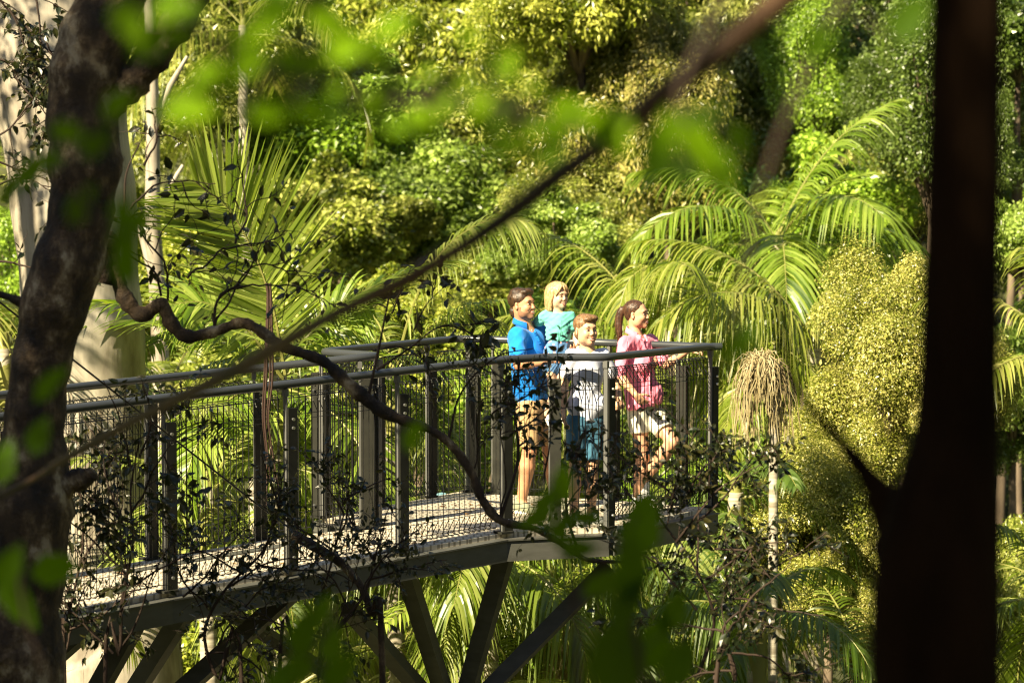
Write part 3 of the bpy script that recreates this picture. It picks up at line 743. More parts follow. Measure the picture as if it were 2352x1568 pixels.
b0 = P(1465, 900, 43.0); b0 = np.array((b0[0], 43.0, gz(b0[0], 43.0) - .3)); dk = thing('dark_trunk_tree', 'slender dark brown trunk forking among the foliage right of centre', 'tree', b0)
g = Geo(); q_ = spline([b0, P(1470, 760, 43), P(1452, 560, 43), P(1415, 450, 43), P(1390, 330, 42.8), P(1372, 180, 42.6), P(1345, 0, 42.6), P(1300, -250, 42.6)], 60)
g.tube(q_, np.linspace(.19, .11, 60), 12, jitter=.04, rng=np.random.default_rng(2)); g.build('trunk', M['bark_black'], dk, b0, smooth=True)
for pts_, r_ in (([(1415, 450), (1340, 400), (1290, 300), (1240, 260)], .07), ([(1452, 560), (1500, 480), (1490, 400), (1530, 300)], .06), ([(1385, 300), (1450, 200), (1480, 80), (1520, -60)], .08), ([(1360, 100), (1290, 40), (1240, -60)], .06)):
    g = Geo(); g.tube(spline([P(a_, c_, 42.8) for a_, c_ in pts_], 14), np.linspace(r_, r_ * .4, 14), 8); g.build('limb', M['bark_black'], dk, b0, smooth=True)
gg, ll = crown_geo(seed=72, n=26000, clumps=40, leaf=.04, wid=.35, spread=.3, droop=.8); gg.V = [v * np.array((2.2, 1.6, 1.3)) + P(1380, -260, 42.8) for v in gg.V]
cr_ = gg.build('crown', M['leaf_bg'], dk, b0); cr_.color = (*DARK, 1)
# ------------------------------------------------------------------ pale gum tree behind the walkway
GD = 23.5
rows = [(P(cx_, cy_, GD), wpx * GD / F_PX / 2) for cx_, cy_, wpx in ((255, 1700, 345), (225, 1450, 325), (205, 1150, 305), (193, 900, 292), (182, 640, 275), (158, 370, 288), (110, 100, 300), (60, -200, 250), (20, -700, 210))]
low = np.array((rows[0][0][0] + .1, GD, gz(rows[0][0][0], GD) - .4))
ctl = np.array([(*low, .85)] + [(*p, r) for p, r in rows]); sp = spline(ctl, 60)
GB = low; gum = thing('gum_tree', 'huge smooth pale gum tree standing behind the left end of the walkway', 'tree', GB)
rng = np.random.default_rng(9)
g = Geo(); g.tube(sp[:, :3], sp[:, 3] * (1 + .02 * np.sin(np.arange(60) * .9)), 40, jitter=.006, rng=rng)
g.build('trunk', M['gum'], gum, GB, smooth=True)
cg = np.array(sp[-1, :3]) + (0, 0, 2.2)
for k in range(5):
    g = Geo(); a = k * 1.3; e = cg + np.array((math.cos(a) * 2.6, math.sin(a) * 2.0, .5 + k * .3))
    g.tube(spline([sp[-4, :3], (sp[-4, :3] + e) / 2 + (0, 0, .5), e], 8), np.linspace(.22, .06, 8), 10); g.build('limb', M['gum'], gum, GB, smooth=True)

# ------------------------------------------------------------------ twigs with leaves
def twig_walk(g, lf, p0, d0, length, r0, rng, depth=2, leaf=.05, dens=22, wid=.48, gravity=-.1, curl=.25, leafmat=1, step=.04):
    """wandering twig with side twigs; leaves go to lf"""
    n = max(4, int(length / step)); p = np.array(p0, float); d = nrm(d0); pts = [p.copy()]
    for i in range(n):
        d = nrm(d + rng.normal(0, curl * .45, 3) + np.array((0, 0, gravity * .12))); p = p + d * length / n; pts.append(p.copy())
    pts = np.array(pts); g.tube(pts, np.linspace(r0, r0 * .35, len(pts)), 5, cap=False)
    if depth > 0:
        for k in range(rng.integers(3, 6)):
            i = rng.integers(1, len(pts) - 1); dd = nrm(nrm(pts[i] - pts[i - 1]) * .6 + rng.standard_normal(3) * .7)
            twig_walk(g, lf, pts[i], dd, length * rng.uniform(.35, .6), r0 * .55, rng, depth - 1, leaf, dens, wid, gravity, curl, leafmat, step)
    if depth <= 1:
        m_ = int(length * dens)
        if m_ > 0:
            i = rng.uniform(.25, 1, m_) * (len(pts) - 1); j = np.minimum(i.astype(int), len(pts) - 2); f = (i - j)[:, None]
            pos = pts[j] * (1 - f) + pts[j + 1] * f; tn = nrm(pts[j + 1] - pts[j])
            ax = nrm(rng.standard_normal((m_, 3)) + tn * .5 + np.array((0, 0, -.35))); no = nrm(rng.standard_normal((m_, 3)) + (0, -.3, .9))
            L = leaf * rng.uniform(.6, 1.25, m_)
            leaves(lf, pos + ax * leaf * .12, ax, no, L, L * wid, .35 + .25 * rng.standard_normal(m_), hexa=True)
def twiggy(name, label, cat, roots, seed, leaf=.05, dens=22, base=None, group=None, lm='leaf_dark', r0=.008, depth=2, curl=.25, gravity=-.1, wid=.48, stems=None, stem_mat='twig'):
    rng = np.random.default_rng(seed); g = Geo(); lf = Geo()
    B = np.asarray(roots[0][0] if base is None else base, float)
    o = thing(name, label, cat, B, group)
    for (p0, d0, ln) in roots: twig_walk(g, lf, p0, d0, ln, r0, rng, depth, leaf, dens, gravity=gravity, curl=curl, wid=wid)
    for pts, ra, rb in (stems or []):
        sp_ = spline(pts, 26); g.tube(sp_, np.linspace(ra, rb, 26), 7, jitter=.06, rng=rng)
    g.build('stem', M[stem_mat], o, B, smooth=True); lf.build('foliage', M[lm], o, B)
    return o

# ------------------------------------------------------------------ the dark leaning tree at the left, in front of the walkway
BD = 14.0
S = F_PX / BD
rows = [(40, 1760, 250), (30, 1500, 210), (60, 1250, 200), (75, 1050, 165), (85, 900, 130), (120, 720, 155), (175, 540, 150), (195, 380, 160), (190, 220, 165), (230, 60, 160), (290, -120, 160), (340, -400, 140)]
ctl = np.array([(*P(a, b_, BD), c / S / 2) for a, b_, c in rows])
low = np.array((ctl[0][0] - .1, BD, gz(ctl[0][0], BD) - .4)); ctl = np.vstack((np.array((*low, .36)), ctl))
LB = low; bt = thing('leaning_tree', 'dark lichen spotted leaning tree at the left with a long crooked side branch', 'tree', LB)
rng = np.random.default_rng(21); sp = spline(ctl, 90)
rad = sp[:, 3] * (1 + .05 * np.sin(np.arange(90) * .55) + .04 * np.sin(np.arange(90) * 1.3))
g = Geo(); g.tube(sp[:, :3], rad, 30, jitter=.022, rng=rng); g.build('trunk', M['bark'], bt, LB, smooth=True)
def limb(rows, name='limb', mtl='bark', d=BD, par=None, B=None, sides=14, jit=.05, n=None):
    ctl = np.array([(*P(r[0], r[1], d + (r[3] if len(r) > 3 else 0)), r[2] * d / F_PX / 2) for r in rows]); sp_ = spline(ctl, n or len(rows) * 7)
    g = Geo(); k = np.arange(len(sp_)); g.tube(sp_[:, :3], sp_[:, 3] * (1 + .10 * np.sin(k * .9) + .07 * np.sin(k * 2.1)), sides, jitter=jit, rng=rng)
    return g.build(name, M[mtl], par or bt, LB if B is None else B, smooth=True)
limb([(215, 640, 90), (245, 560, 60), (262, 610, 34), (285, 680, 38), (325, 722, 36), (370, 700, 33), (392, 742, 33), (430, 772, 31), (490, 762, 25), (560, 742, 25), (620, 775, 25), (660, 800, 25), (740, 828, 25),
      (790, 872, 31), (840, 915, 33), (900, 955, 28), (985, 985, 20), (1040, 1025, 20), (1085, 1090, 21), (1110, 1150, 21), (1150, 1195, 20), (1230, 1215, 15), (1300, 1255, 13), (1350, 1285, 11), (1440, 1290, 7)], d=BD + 1.2, jit=.05)
limb([(225, 250, 100), (300, 190, 80), (360, 120, 75), (430, 20, 70), (500, -100, 60)])
limb([(100, 1130, 110), (150, 1110, 70), (200, 1095, 45), (215, 1080, 30)], name='broken_stub')
limb([(120, 730, 60), (40, 690, 22), (-40, 660, 16), (-150, 600, 10)])
# knots
g = Geo(); 
# upper crown of this tree, above and left of the view: it shades what stands in front
def canopy(parent, B, c, R, n, seed, leaf=.10, mtl='leaf_near', name='crown'):
    gg, ll = crown_geo(seed=seed, n=n, clumps=50, leaf=leaf / max(R), spread=.3, tint=(.4, .2))
    for q in (gg, ll): q.V = [v * np.asarray(R) + np.asarray(c) for v in q.V]
    ll.build('limb', M['bark'], parent, B, smooth=True)
    return gg.build(name, M[mtl], parent, B)
canopy(bt, LB, P(560, -1150, BD) + (.3, -.3, 1.2), (1.7, 1.8, 1.1), 12000, 50, leaf=.12)

# twigs carried by the crooked branch
def Pd(px, py, d): return P(px, py, d)
D1 = BD + 1.2
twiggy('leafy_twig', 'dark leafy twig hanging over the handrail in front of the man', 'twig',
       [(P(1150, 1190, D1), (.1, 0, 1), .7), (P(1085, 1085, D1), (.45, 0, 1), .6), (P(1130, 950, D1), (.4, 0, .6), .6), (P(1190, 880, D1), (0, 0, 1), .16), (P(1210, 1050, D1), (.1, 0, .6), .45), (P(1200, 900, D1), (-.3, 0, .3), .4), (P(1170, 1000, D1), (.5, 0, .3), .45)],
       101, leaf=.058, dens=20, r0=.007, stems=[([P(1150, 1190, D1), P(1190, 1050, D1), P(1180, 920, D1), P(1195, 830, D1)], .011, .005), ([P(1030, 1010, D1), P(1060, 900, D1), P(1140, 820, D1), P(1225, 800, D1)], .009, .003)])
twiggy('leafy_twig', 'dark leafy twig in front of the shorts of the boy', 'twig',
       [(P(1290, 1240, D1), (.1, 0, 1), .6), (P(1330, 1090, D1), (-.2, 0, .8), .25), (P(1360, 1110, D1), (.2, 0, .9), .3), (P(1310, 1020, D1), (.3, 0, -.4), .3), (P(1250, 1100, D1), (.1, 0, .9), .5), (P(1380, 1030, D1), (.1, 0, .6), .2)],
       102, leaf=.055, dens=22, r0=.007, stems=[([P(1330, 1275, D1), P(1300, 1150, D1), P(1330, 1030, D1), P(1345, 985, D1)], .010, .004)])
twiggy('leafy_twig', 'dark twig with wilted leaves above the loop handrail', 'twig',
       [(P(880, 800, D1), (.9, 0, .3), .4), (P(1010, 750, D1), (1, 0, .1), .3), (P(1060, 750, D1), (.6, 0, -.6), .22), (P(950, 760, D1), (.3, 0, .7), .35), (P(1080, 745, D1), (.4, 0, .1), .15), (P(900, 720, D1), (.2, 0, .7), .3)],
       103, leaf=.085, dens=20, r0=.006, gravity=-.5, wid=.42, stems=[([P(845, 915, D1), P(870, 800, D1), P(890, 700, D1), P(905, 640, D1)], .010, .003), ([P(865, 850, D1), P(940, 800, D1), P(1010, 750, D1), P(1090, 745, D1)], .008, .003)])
twiggy('bare_twig', 'thin bare twig standing up from the crooked branch before the palm', 'twig',
       [(P(490, 760, D1), (.1, 0, 1), 1.0), (P(500, 690, D1), (.6, 0, .8), .7), (P(430, 640, D1), (-.1, 0, 1), .9), (P(385, 690, D1), (.1, 0, 1), 1.1), (P(540, 560, D1), (.1, 0, 1), .6)],
       104, leaf=.08, dens=7, r0=.008, curl=.5, stems=[([P(492, 765, D1), P(500, 690, D1), P(560, 640, D1), P(600, 560, D1)], .010, .004)])
twiggy('bare_twig', 'thin dark twig rising beside the gum trunk', 'twig',
       [(P(290, 560, D1), (0, 0, 1), .6), (P(300, 480, D1), (.2, 0, .9), .6), (P(330, 380, D1), (.2, 0, .8), .5), (P(370, 680, D1), (0, 0, 1), .9)],
       105, leaf=.07, dens=9, r0=.008, curl=.5, stems=[([P(268, 585, D1), P(285, 480, D1), P(290, 400, D1), P(320, 330, D1)], .009, .004)])
# saplings and creepers in front of the lower walkway
def sapling(label, stem_px, tops, seed, d, leaf=.06, dens=30, depth=2, r=.010, **kw):
    s0 = stem_px[0]; g0 = P(s0[0], s0[1], d); base = np.array((g0[0], g0[1], gz(g0[0], g0[1]) - .1))
    st = [base] + [P(a, b_, d) for a, b_ in stem_px]
    return twiggy('sapling', label, 'sapling', [(P(a, b_, d), dd, ln) for (a, b_, dd, ln) in tops], seed, leaf=leaf, dens=dens, base=base, stems=[(st, r * 1.6, r * .5)], depth=depth, group='dark saplings growing up in front of the walkway', **kw)
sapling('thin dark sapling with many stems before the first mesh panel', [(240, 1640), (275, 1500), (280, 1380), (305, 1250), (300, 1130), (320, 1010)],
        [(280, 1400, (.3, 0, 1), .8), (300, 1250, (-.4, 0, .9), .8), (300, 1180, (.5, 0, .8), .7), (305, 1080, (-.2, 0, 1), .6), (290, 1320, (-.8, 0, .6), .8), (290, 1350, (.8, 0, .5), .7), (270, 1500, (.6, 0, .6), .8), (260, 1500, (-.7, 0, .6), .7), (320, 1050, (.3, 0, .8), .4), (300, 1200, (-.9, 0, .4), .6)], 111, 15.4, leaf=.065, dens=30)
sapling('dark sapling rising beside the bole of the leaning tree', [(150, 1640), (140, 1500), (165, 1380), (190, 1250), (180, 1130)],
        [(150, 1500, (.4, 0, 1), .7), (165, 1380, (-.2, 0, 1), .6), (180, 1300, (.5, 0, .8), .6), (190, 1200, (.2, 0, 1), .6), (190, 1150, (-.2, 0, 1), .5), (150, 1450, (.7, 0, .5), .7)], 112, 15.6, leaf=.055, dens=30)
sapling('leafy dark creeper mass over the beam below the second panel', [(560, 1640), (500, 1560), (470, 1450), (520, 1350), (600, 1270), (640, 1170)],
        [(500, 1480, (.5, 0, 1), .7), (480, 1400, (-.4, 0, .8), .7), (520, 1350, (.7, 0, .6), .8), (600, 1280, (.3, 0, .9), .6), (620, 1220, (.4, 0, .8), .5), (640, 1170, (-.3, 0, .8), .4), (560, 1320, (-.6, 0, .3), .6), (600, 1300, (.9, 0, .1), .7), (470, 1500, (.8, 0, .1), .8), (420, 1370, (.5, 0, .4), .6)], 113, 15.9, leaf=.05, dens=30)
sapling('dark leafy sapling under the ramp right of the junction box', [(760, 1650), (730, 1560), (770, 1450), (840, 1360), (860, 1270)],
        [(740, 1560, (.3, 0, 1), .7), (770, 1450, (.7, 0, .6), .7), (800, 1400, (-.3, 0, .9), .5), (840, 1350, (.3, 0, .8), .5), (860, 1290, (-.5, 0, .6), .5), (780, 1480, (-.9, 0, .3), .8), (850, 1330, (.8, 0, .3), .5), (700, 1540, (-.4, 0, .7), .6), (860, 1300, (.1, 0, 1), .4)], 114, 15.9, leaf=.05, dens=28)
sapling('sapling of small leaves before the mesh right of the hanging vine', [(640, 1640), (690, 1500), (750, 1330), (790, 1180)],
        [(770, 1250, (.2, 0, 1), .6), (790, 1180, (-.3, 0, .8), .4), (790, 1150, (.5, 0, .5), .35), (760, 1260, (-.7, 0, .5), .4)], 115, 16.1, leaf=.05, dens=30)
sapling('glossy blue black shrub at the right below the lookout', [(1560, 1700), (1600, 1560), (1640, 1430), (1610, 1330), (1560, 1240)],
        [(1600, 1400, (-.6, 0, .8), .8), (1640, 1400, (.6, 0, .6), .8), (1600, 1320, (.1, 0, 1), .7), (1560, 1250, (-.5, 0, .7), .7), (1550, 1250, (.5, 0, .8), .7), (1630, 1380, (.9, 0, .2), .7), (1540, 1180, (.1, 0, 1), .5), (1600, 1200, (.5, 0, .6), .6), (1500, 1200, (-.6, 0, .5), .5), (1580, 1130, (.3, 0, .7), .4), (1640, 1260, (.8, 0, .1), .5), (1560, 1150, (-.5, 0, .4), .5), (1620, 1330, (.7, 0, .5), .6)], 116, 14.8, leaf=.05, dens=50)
sapling('twiggy dark shrub with curling twigs at the lower right', [(1640, 1700), (1690, 1560), (1660, 1450), (1700, 1400)],
        [(1670, 1500, (.9, 0, .3), .6), (1660, 1450, (-.8, 0, .4), .6), (1700, 1420, (.7, 0, .6), .5), (1690, 1540, (-.9, 0, 0), .6), (1640, 1560, (.3, 0, .8), .5)], 117, 14.5, leaf=.07, dens=18, curl=.45)
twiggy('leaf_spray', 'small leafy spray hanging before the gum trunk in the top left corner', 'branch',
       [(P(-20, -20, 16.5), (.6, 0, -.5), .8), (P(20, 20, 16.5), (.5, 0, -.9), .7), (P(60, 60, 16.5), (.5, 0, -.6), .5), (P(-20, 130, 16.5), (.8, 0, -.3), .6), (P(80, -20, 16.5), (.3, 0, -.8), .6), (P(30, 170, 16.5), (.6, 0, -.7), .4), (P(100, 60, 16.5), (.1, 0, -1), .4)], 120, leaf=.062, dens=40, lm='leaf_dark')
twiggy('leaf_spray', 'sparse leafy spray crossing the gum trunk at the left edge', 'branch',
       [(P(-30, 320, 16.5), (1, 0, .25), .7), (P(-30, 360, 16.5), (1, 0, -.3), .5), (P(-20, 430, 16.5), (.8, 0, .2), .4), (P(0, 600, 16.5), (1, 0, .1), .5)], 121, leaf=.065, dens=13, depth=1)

# reddish hanging vine
vb = P(612, 600, 17.0); vn = thing('hanging_vine', 'reddish brown rope-like vine hanging down across both handrails', 'vine', vb)
for k, (dx, ra) in enumerate(((0, .011), (14, .009), (-5, .007), (8, .007))):
    g = Geo(); rng = np.random.default_rng(200 + k)
    rows = [P(612 + dx * .3 + rng.normal(0, 2), 650, 17.0), P(616 + dx * .5, 700, 17), P(612 + dx, 860, 17.0), P(609 + dx * .7 + rng.normal(0, 3), 960, 17.0), P(617 + dx * .9, 1060, 17.0 + k * .02), P(620 + dx * (1.6 if k else 1), 1100 + 30 * (k % 3), 17.0)]
    g.tube(spline(rows, 40), np.linspace(ra, ra * .5, 40), 7, jitter=.05, rng=rng); g.build('vine_strand', M['vine'], vn, vb, smooth=True)

# ------------------------------------------------------------------ close blurred things
KD = 4.25
def ground_at(p): return np.array((p[0], p[1], gz(p[0], p[1]) - .1))
rows = [(2170, 1900, 320), (2152, 1600, 305), (2152, 1350, 300), (2170, 1180, 262), (2198, 980, 200), (2206, 700, 180), (2214, 400, 172), (2219, 100, 164), (2226, -200, 158), (2240, -900, 146)]
ctl = np.array([(*P(a, b_, KD), c * KD / F_PX / 2) for a, b_, c in rows]); kb = ground_at(ctl[0]); ctl = np.vstack(((*kb, .13), ctl))
kt = thing('near_tree', 'black out of focus tree trunk close to the camera at the right', 'tree', kb)
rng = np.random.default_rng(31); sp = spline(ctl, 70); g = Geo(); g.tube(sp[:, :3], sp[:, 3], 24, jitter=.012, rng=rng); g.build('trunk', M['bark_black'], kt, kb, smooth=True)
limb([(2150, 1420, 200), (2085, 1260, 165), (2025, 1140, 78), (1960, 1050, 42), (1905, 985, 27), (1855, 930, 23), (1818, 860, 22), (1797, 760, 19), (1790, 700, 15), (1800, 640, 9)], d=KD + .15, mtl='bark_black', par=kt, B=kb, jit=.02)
canopy(kt, kb, P(2240, -2400, KD) + (0, 0, .2), (1.6, 1.5, .7), 7000, 51, leaf=.09)
# the bare diagonal branch
DB = 4.0
rows = [(1900, -110, 69, -0.5), (1780, 10, 62, -0.45), (1640, 130, 57, -0.4), (1520, 220, 54, -0.35), (1400, 320, 52, -0.3), (1280, 405, 49, -0.23), (1160, 500, 45, -0.15), (1040, 580, 45, -0.07), (930, 645, 44, 0.0), (800, 705, 41, 0.26), (690, 765, 41, 0.65), (560, 840, 36, 1.3), (400, 920, 28, 2.08), (280, 980, 21, 2.86), (140, 1060, 18, 3.91), (40, 1120, 16, 4.56), (-200, 1240, 13, 5.86)]
ctl = np.array([(*P(a, b_, DB + e), c * (DB + e) / F_PX / 2) for a, b_, c, e in rows]); sp = spline(ctl, 80)
top = np.array((sp[0, 0] + 1.2, sp[0, 1] - .2, sp[0, 2] + .7))
db = ground_at(top); dt = thing('near_sapling', 'blurred brown bare branch slanting across the whole view from a thin sapling', 'tree', db)
g = Geo(); k = np.arange(80); g.tube(sp[:, :3], sp[:, 3] * (1 + .08 * np.sin(k * .5)), 16, jitter=.02, rng=rng); g.build('limb', M['branch'], dt, db, smooth=True)
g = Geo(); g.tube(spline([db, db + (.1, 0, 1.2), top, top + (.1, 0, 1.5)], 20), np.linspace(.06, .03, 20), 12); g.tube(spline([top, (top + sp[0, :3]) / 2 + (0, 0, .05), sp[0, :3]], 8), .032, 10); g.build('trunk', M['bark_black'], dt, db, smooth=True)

def spray(label, leaves_px, d, seed, stem=None, root=None, group='blurred leafy sprays close to the camera', cat='branch'):
    """near leaves: (px, py, length px, angle deg, tint); every leaf hangs on a twig that joins the stem"""
    rng = np.random.default_rng(seed); B = P(leaves_px[0][0], leaves_px[0][1], d) if root is None else root
    o = thing('leafy_branch', label, cat, B, group); lf = Geo(); g = Geo()
    st = [P(a, b_, d) for a, b_ in stem]; sps = spline(st, 40); g.tube(sps, np.linspace(.007, .0025, 40), 6, cap=False)
    for (px, py, L, ang, ti) in leaves_px:
        dd = d + rng.uniform(-.3, .3); p = P(px, py, dd); a = math.radians(ang); ln = 1.0 * L * dd / F_PX
        ax = np.array((math.cos(a), rng.uniform(-.5, .5), math.sin(a))); no = nrm(np.array((rng.uniform(-.5, .5), -1, rng.uniform(.0, .9))))
        s0 = p - nrm(ax) * ln * .5
        leaves(lf, [s0], [ax], [no], ln, ln * rng.uniform(.48, .62), ti, hexa=True, fold=.15)
        j = np.argmin(np.linalg.norm(sps - s0, axis=1)); g.tube([sps[j], (sps[j] + s0) / 2 + (0, 0, .01), s0], .0018, 4, cap=False)
    g.build('stem', M['twig'], o, B, smooth=True); lf.build('foliage', M['leaf_near'], o, B)
R_ = random.Random(8)
def band(pts, n, sx, sy, L=(50, 100), t=(.3, .9), ang=(-60, 60)):
    out = []
    for _ in range(n):
        k = R_.uniform(0, len(pts) - 1.001); i = int(k); f = k - i
        x = pts[i][0] * (1 - f) + pts[i + 1][0] * f + R_.gauss(0, sx); y_ = pts[i][1] * (1 - f) + pts[i + 1][1] * f + R_.gauss(0, sy)
        out.append((x, y_, R_.uniform(*L), R_.choice((0, 180)) + R_.uniform(*ang), R_.uniform(*t)))
    return out
s1 = [(280, -60), (420, 40), (560, 150), (720, 190), (900, 230), (1080, 240), (1200, 270), (1320, 300)]
spray('blurred bright green leaves sweeping from the top left to the centre', [(600, 60, 150, 30, .9), (700, 150, 140, 10, .8), (760, 60, 130, -30, .7), (620, 260, 120, 0, .6), (900, 60, 110, 30, .8), (295, 50, 130, -60, .8), (350, 90, 150, 40, .6), (400, 20, 120, 20, .6), (270, 240, 110, 30, .6), (430, 250, 140, 0, .9), (460, 200, 120, 60, .8), (520, 190, 110, -30, .7), (560, 140, 110, 60, .6), (160, 305, 80, -20, .6),
      (640, 20, 110, 0, .6), (800, 110, 130, 20, .9), (860, 130, 100, -50, .8), (1080, 85, 70, 0, .9), (1130, 100, 60, 70, .9), (1165, 150, 100, 70, .9), (1060, 190, 70, 20, .8), (960, 60, 90, 120, .3)] + band(s1, 30, 75, 55, t=(0, 1)), 3.1, 301, stem=s1)
s2 = [(700, -40), (820, 90), (940, 190), (1060, 230), (1180, 250), (1290, 290), (1400, 340)]
spray('blurred leaves in the middle above the diagonal branch', [(1190, 270, 120, 0, .7), (1270, 290, 110, 10, .5), (1390, 300, 130, -45, .3), (1420, 330, 90, -70, .7), (1300, 240, 80, 20, .8), (1000, 230, 90, 80, .4), (920, 290, 90, 10, .6), (880, 240, 120, 40, .2), (760, 260, 120, 80, .1), (680, 230, 110, -30, .1)] + band(s2, 22, 65, 50, t=(0, .9)), 3.2, 302, stem=s2)
s3 = [(1700, -80), (1620, 80), (1560, 220), (1600, 320), (1640, 420)]
spray('blurred dark hanging leaves right of centre', [(1510, 350, 150, 80, .1), (1530, 300, 110, 85, .5), (1600, 330, 160, -55, .75), (1650, 390, 150, -60, .5), (1620, 260, 110, 30, .1), (1570, 400, 110, -80, .05), (1560, 280, 90, 60, .6), (1700, 330, 120, -50, .3)], 3.1, 303, stem=s3)
s4 = [(180, -60), (210, 200), (180, 420), (260, 560), (300, 640)]
spray('blurred dark green leaves hanging over the leaning tree', [(60, 400, 150, 200, .3), (100, 370, 110, 190, .4), (290, 600, 130, 80, .25), (290, 540, 120, 75, .2), (280, 480, 90, 60, .2), (185, 470, 120, 60, .05), (150, 300, 90, 0, .5), (220, 330, 100, 40, .05), (330, 500, 90, 60, .3), (20, 440, 110, 240, .1)], 3.5, 304, stem=s4)
s5 = [(-80, 1000), (0, 1150), (40, 1300), (60, 1420), (110, 1560)]
spray('blurred green leaves in the lower left corner', [(10, 1060, 120, 80, 0.18), (130, 1305, 130, 10, 0.36), (40, 1380, 160, -60, 0.18), (20, 1300, 120, 60, 0.15), (115, 880, 120, 50, 0.27), (90, 1000, 100, 70, 0.03)], 4.5, 305, stem=s5)  # tints lowered on the bottom sprays: shade put into leaf colour
s6 = [(600, 1680), (680, 1560), (740, 1460), (780, 1400)]
spray('blurred dark leaves at the bottom left of centre', [(700, 1450, 150, 70, 0.07), (760, 1470, 130, 100, 0.15), (680, 1540, 130, 20, 0.12), (740, 1400, 100, 60, 0.17), (780, 1540, 140, 50, 0.05), (640, 1560, 120, 70, 0.20)], 4.4, 306, stem=s6)
s7 = [(1520, 1700), (1480, 1560), (1450, 1400), (1440, 1260), (1460, 1180)]
spray('large blurred leaves at the bottom right of centre', [(1475, 1200, 190, 80, 0.25), (1450, 1300, 190, 85, 0.07), (1420, 1500, 230, 80, 0.01), (1390, 1340, 130, 30, 0.10), (1500, 1480, 180, 70, 0.10), (1560, 1520, 160, 60, 0.15), (1440, 1380, 150, 60, 0.01), (1330, 1260, 110, 10, 0.10), (1550, 1400, 120, 70, 0.12)], 4.3, 307, stem=s7)
s8 = [(1330, 1700), (1320, 1400), (1300, 1250), (1290, 1160), (1280, 1110)]
spray('small blurred leaves in front of the feet of the boy', [(1290, 1110, 110, 80, 0.68), (1255, 1150, 110, 45, 0.24), (1230, 1190, 100, 200, 0.16), (1350, 1190, 90, 0, 0.12), (950, 1000, 95, 70, 0.52), (1290, 1210, 90, 60, 0.16)], 4.5, 308, stem=s8)
s9 = [(1660, 560), (1680, 700), (1700, 760)]
spray('single blurred dark leaves before the right palms', [(1690, 790, 110, 70, .1), (1720, 770, 90, 30, .15), (1880, 90, 120, 70, .2), (2090, 40, 140, 60, .2)], 3.3, 309, stem=[(2000, -80), (1900, 60), (1760, 400), (1690, 740)])

# trees added outside the view at the left to shade chosen things
def added_shade_tree(x, y, top, R, n, seed, label, leaf=.13):
    b_ = np.array((x, y, gz(x, y) - .3)); o = thing('bank_tree', label, 'tree', b_, 'tall trees on the bank at the left')
    t = np.linspace(0, 1, 14)[:, None]; c = np.array((x, y, top)); g = Geo(); g.tube(b_ + (c - b_) * t, np.linspace(.28, .08, 14), 12); g.build('trunk', M['bark'], o, b_, smooth=True)
    canopy(o, b_, c, R, n * 2, seed, leaf=leaf, mtl='leaf_dark')
for i, (q, t_, R, n) in enumerate((((-4.4, 23.0, 2.6), 6, (1.5, 1.2, 2.2), 900), ((-2.4, 13.2, 2.5), 13, (1.6, 1.6, 2.2), 10000), ((-2.6, 13.6, -.8), 11, (1.8, 1.5, 2.0), 9000), ((-1.6, 14.0, -.6), 16, (1.7, 1.5, 1.9), 9000), ((.5, 4.67, 1.9), 8, (.62, .55, 1.75), 12000), ((0, 4.6, 2.1), 8, (.85, .75, .9), 6000), ((-1.3, 6.3, 1.6), 9, (1.3, 1.0, 1.0), 8000), ((.2, 9, 1.5), 15, (2.2, 2.4, 2.6), 12000))):
    c = np.array(q) + np.array(SUNV) * t_
    added_shade_tree(c[0], c[1], c[2], R, n, 60 + i, ['sparse tree on the left bank dappling the pale gum trunk', 'tall dark tree on the left bank shading the leaning tree', 'shorter dense tree on the left bank low beside the leaning tree', 'leafy tree on the left bank reaching over the ramp', 'small sparse tree close to the camera on the left bank', 'low bushy tree on the left bank beside the camera', 'thin tree on the left bank a few steps ahead of the camera', 'broad tree on the left bank midway between camera and ramp'][i])

# sawn limb end that leans on the beam
so = thing('sawn_limb', 'pale cut end of a broken limb propped against the beam below the mesh', 'branch', P(795, 1304, 16.2)); B_ = np.array(so.location)
lb = [P(677, 1229, 16.3), P(735, 1262, 16.2), P(795, 1304, 16.2), P(850, 1400, 16.1), P(880, 1660, 16.0)]; lb.append(np.array((lb[-1][0], 16.0, gz(lb[-1][0], 16.0) - .2)))
g = Geo(); sp = spline(lb, 60); g.tube(sp, np.linspace(.036, .016, 60), 12, jitter=.04, rng=np.random.default_rng(3)); g.build('limb', M['bark'], so, B_, smooth=True)
g = Geo(); d_ = nrm(sp[0] - sp[1]); g.tube([sp[0], sp[0] + d_ * .006], .031, 12); g.build('cut_face', M['gum'], so, B_)
